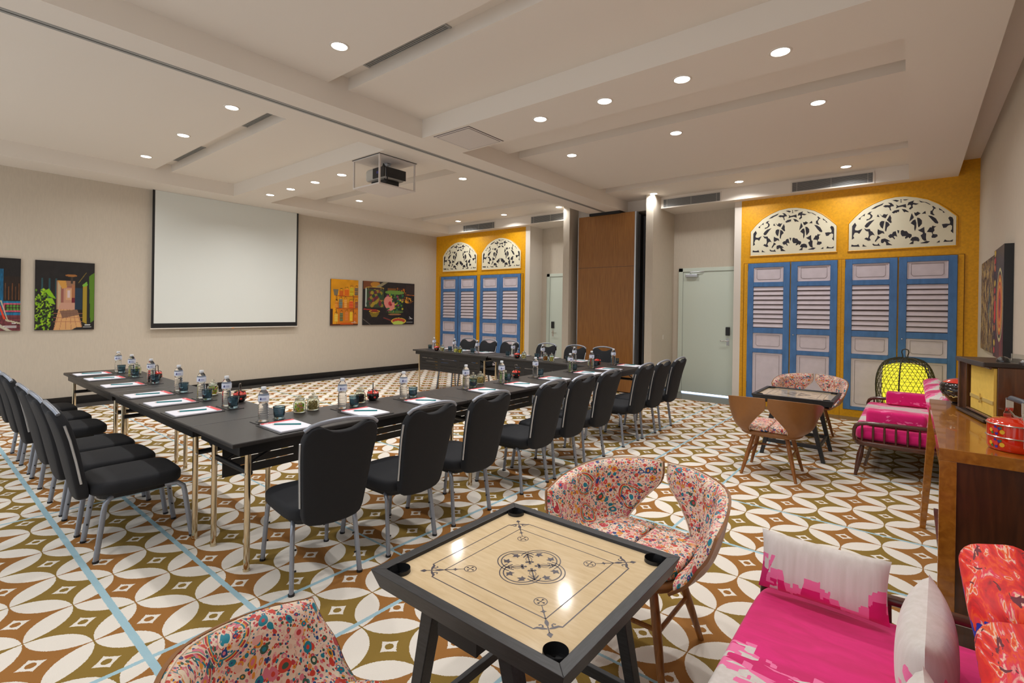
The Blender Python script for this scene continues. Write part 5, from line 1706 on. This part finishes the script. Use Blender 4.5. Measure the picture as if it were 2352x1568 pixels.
for k in range(7):
    a = k * 2 * math.pi / 7 + .4
    m_.tube([(.096 * math.cos(a + q * .12), .096 * math.sin(a + q * .12), .062 + .006 * math.sin(q * 2.2)) for q in range(5)], .0035, 5)
    m_.tube([(.1145 * math.cos(a + q * .09), .1145 * math.sin(a + q * .09), .10 + .004 * math.sin(q * 2)) for q in range(4)], .002, 5)
build('gold_painting', m_, MAT['gold'], lb, smooth=True)
build('handle', MB().tube([(0, .112, .10), (0, .122, .16), (0, .112, .235), (0, .07, .268), (0, 0, .276), (0, -.07, .268), (0, -.112, .235), (0, -.122, .16), (0, -.112, .10)], .011, 10, flat=.6), MAT['lacquer'], lb, smooth=True)

# ------------------------------------------------------------------ woven cane lantern
ln = thing('cane_lantern', 'tall woven cane floor lantern glowing yellow in front of the blue shutters', 'lantern', (-.072, 8.17, 0))
LP = [(.16, .02), (.22, .10), (.27, .25), (.300, .45), (.308, .62), (.292, .75), (.250, .86), (.190, .925), (.10, .955), (.03, .96)]
def lr(f):
    p_ = cat([(a, 0, b) for a, b in LP], f)
    return p_[0], p_[2]
m_ = MB()
for k in range(24):
    r_, z_ = lr(.03 + k / 24 * .92)
    m_.tube([(r_ * math.cos(a * math.pi / 20), r_ * math.sin(a * math.pi / 20), z_) for a in range(40)], .0028, 4, closed=True)
for d in (-1, 1):
    for k in range(34):
        pth = []
        for i in range(19):
            f = i / 18 * .96
            r_, z_ = lr(f)
            a = 2 * math.pi * k / 34 + d * f * 2.1
            pth.append((r_ * math.cos(a) * 1.004, r_ * math.sin(a) * 1.004, z_))
        m_.tube(pth, .0026, 4)
build('woven_cage', m_, MAT['cane'], ln)
m_ = MB()
for k in range(6):
    a = k * math.pi / 3 + .35
    m_.tube([((lr(i / 18)[0] + .006) * math.cos(a), (lr(i / 18)[0] + .006) * math.sin(a), lr(i / 18)[1]) for i in range(19)], .008, 6)
build('rib', m_, MAT['cane'], ln, smooth=True)
build('handle_loop', MB().tube([(-.025, 0, .955), (-.026, 0, .99), (-.036, 0, 1.03), (-.03, 0, 1.06), (0, 0, 1.073), (.03, 0, 1.06), (.036, 0, 1.03), (.026, 0, .99), (.025, 0, .955)], .007, 8), MAT['cane'], ln, smooth=True)
pf = [(.05, .05), (.17, .08)]
for k in range(18):
    z_ = .10 + k * .042
    rr = .238 - .11 * max(0, (z_ - .72) / .15) ** 2 * .35
    pf += [(rr - .006, z_), (rr, z_ + .014), (rr, z_ + .028)]
pf += [(.18, .86), (.10, .885), (.01, .89)]
build('paper_shade', MB().lathe(pf, 36), MAT['lantern'], ln, smooth=True)
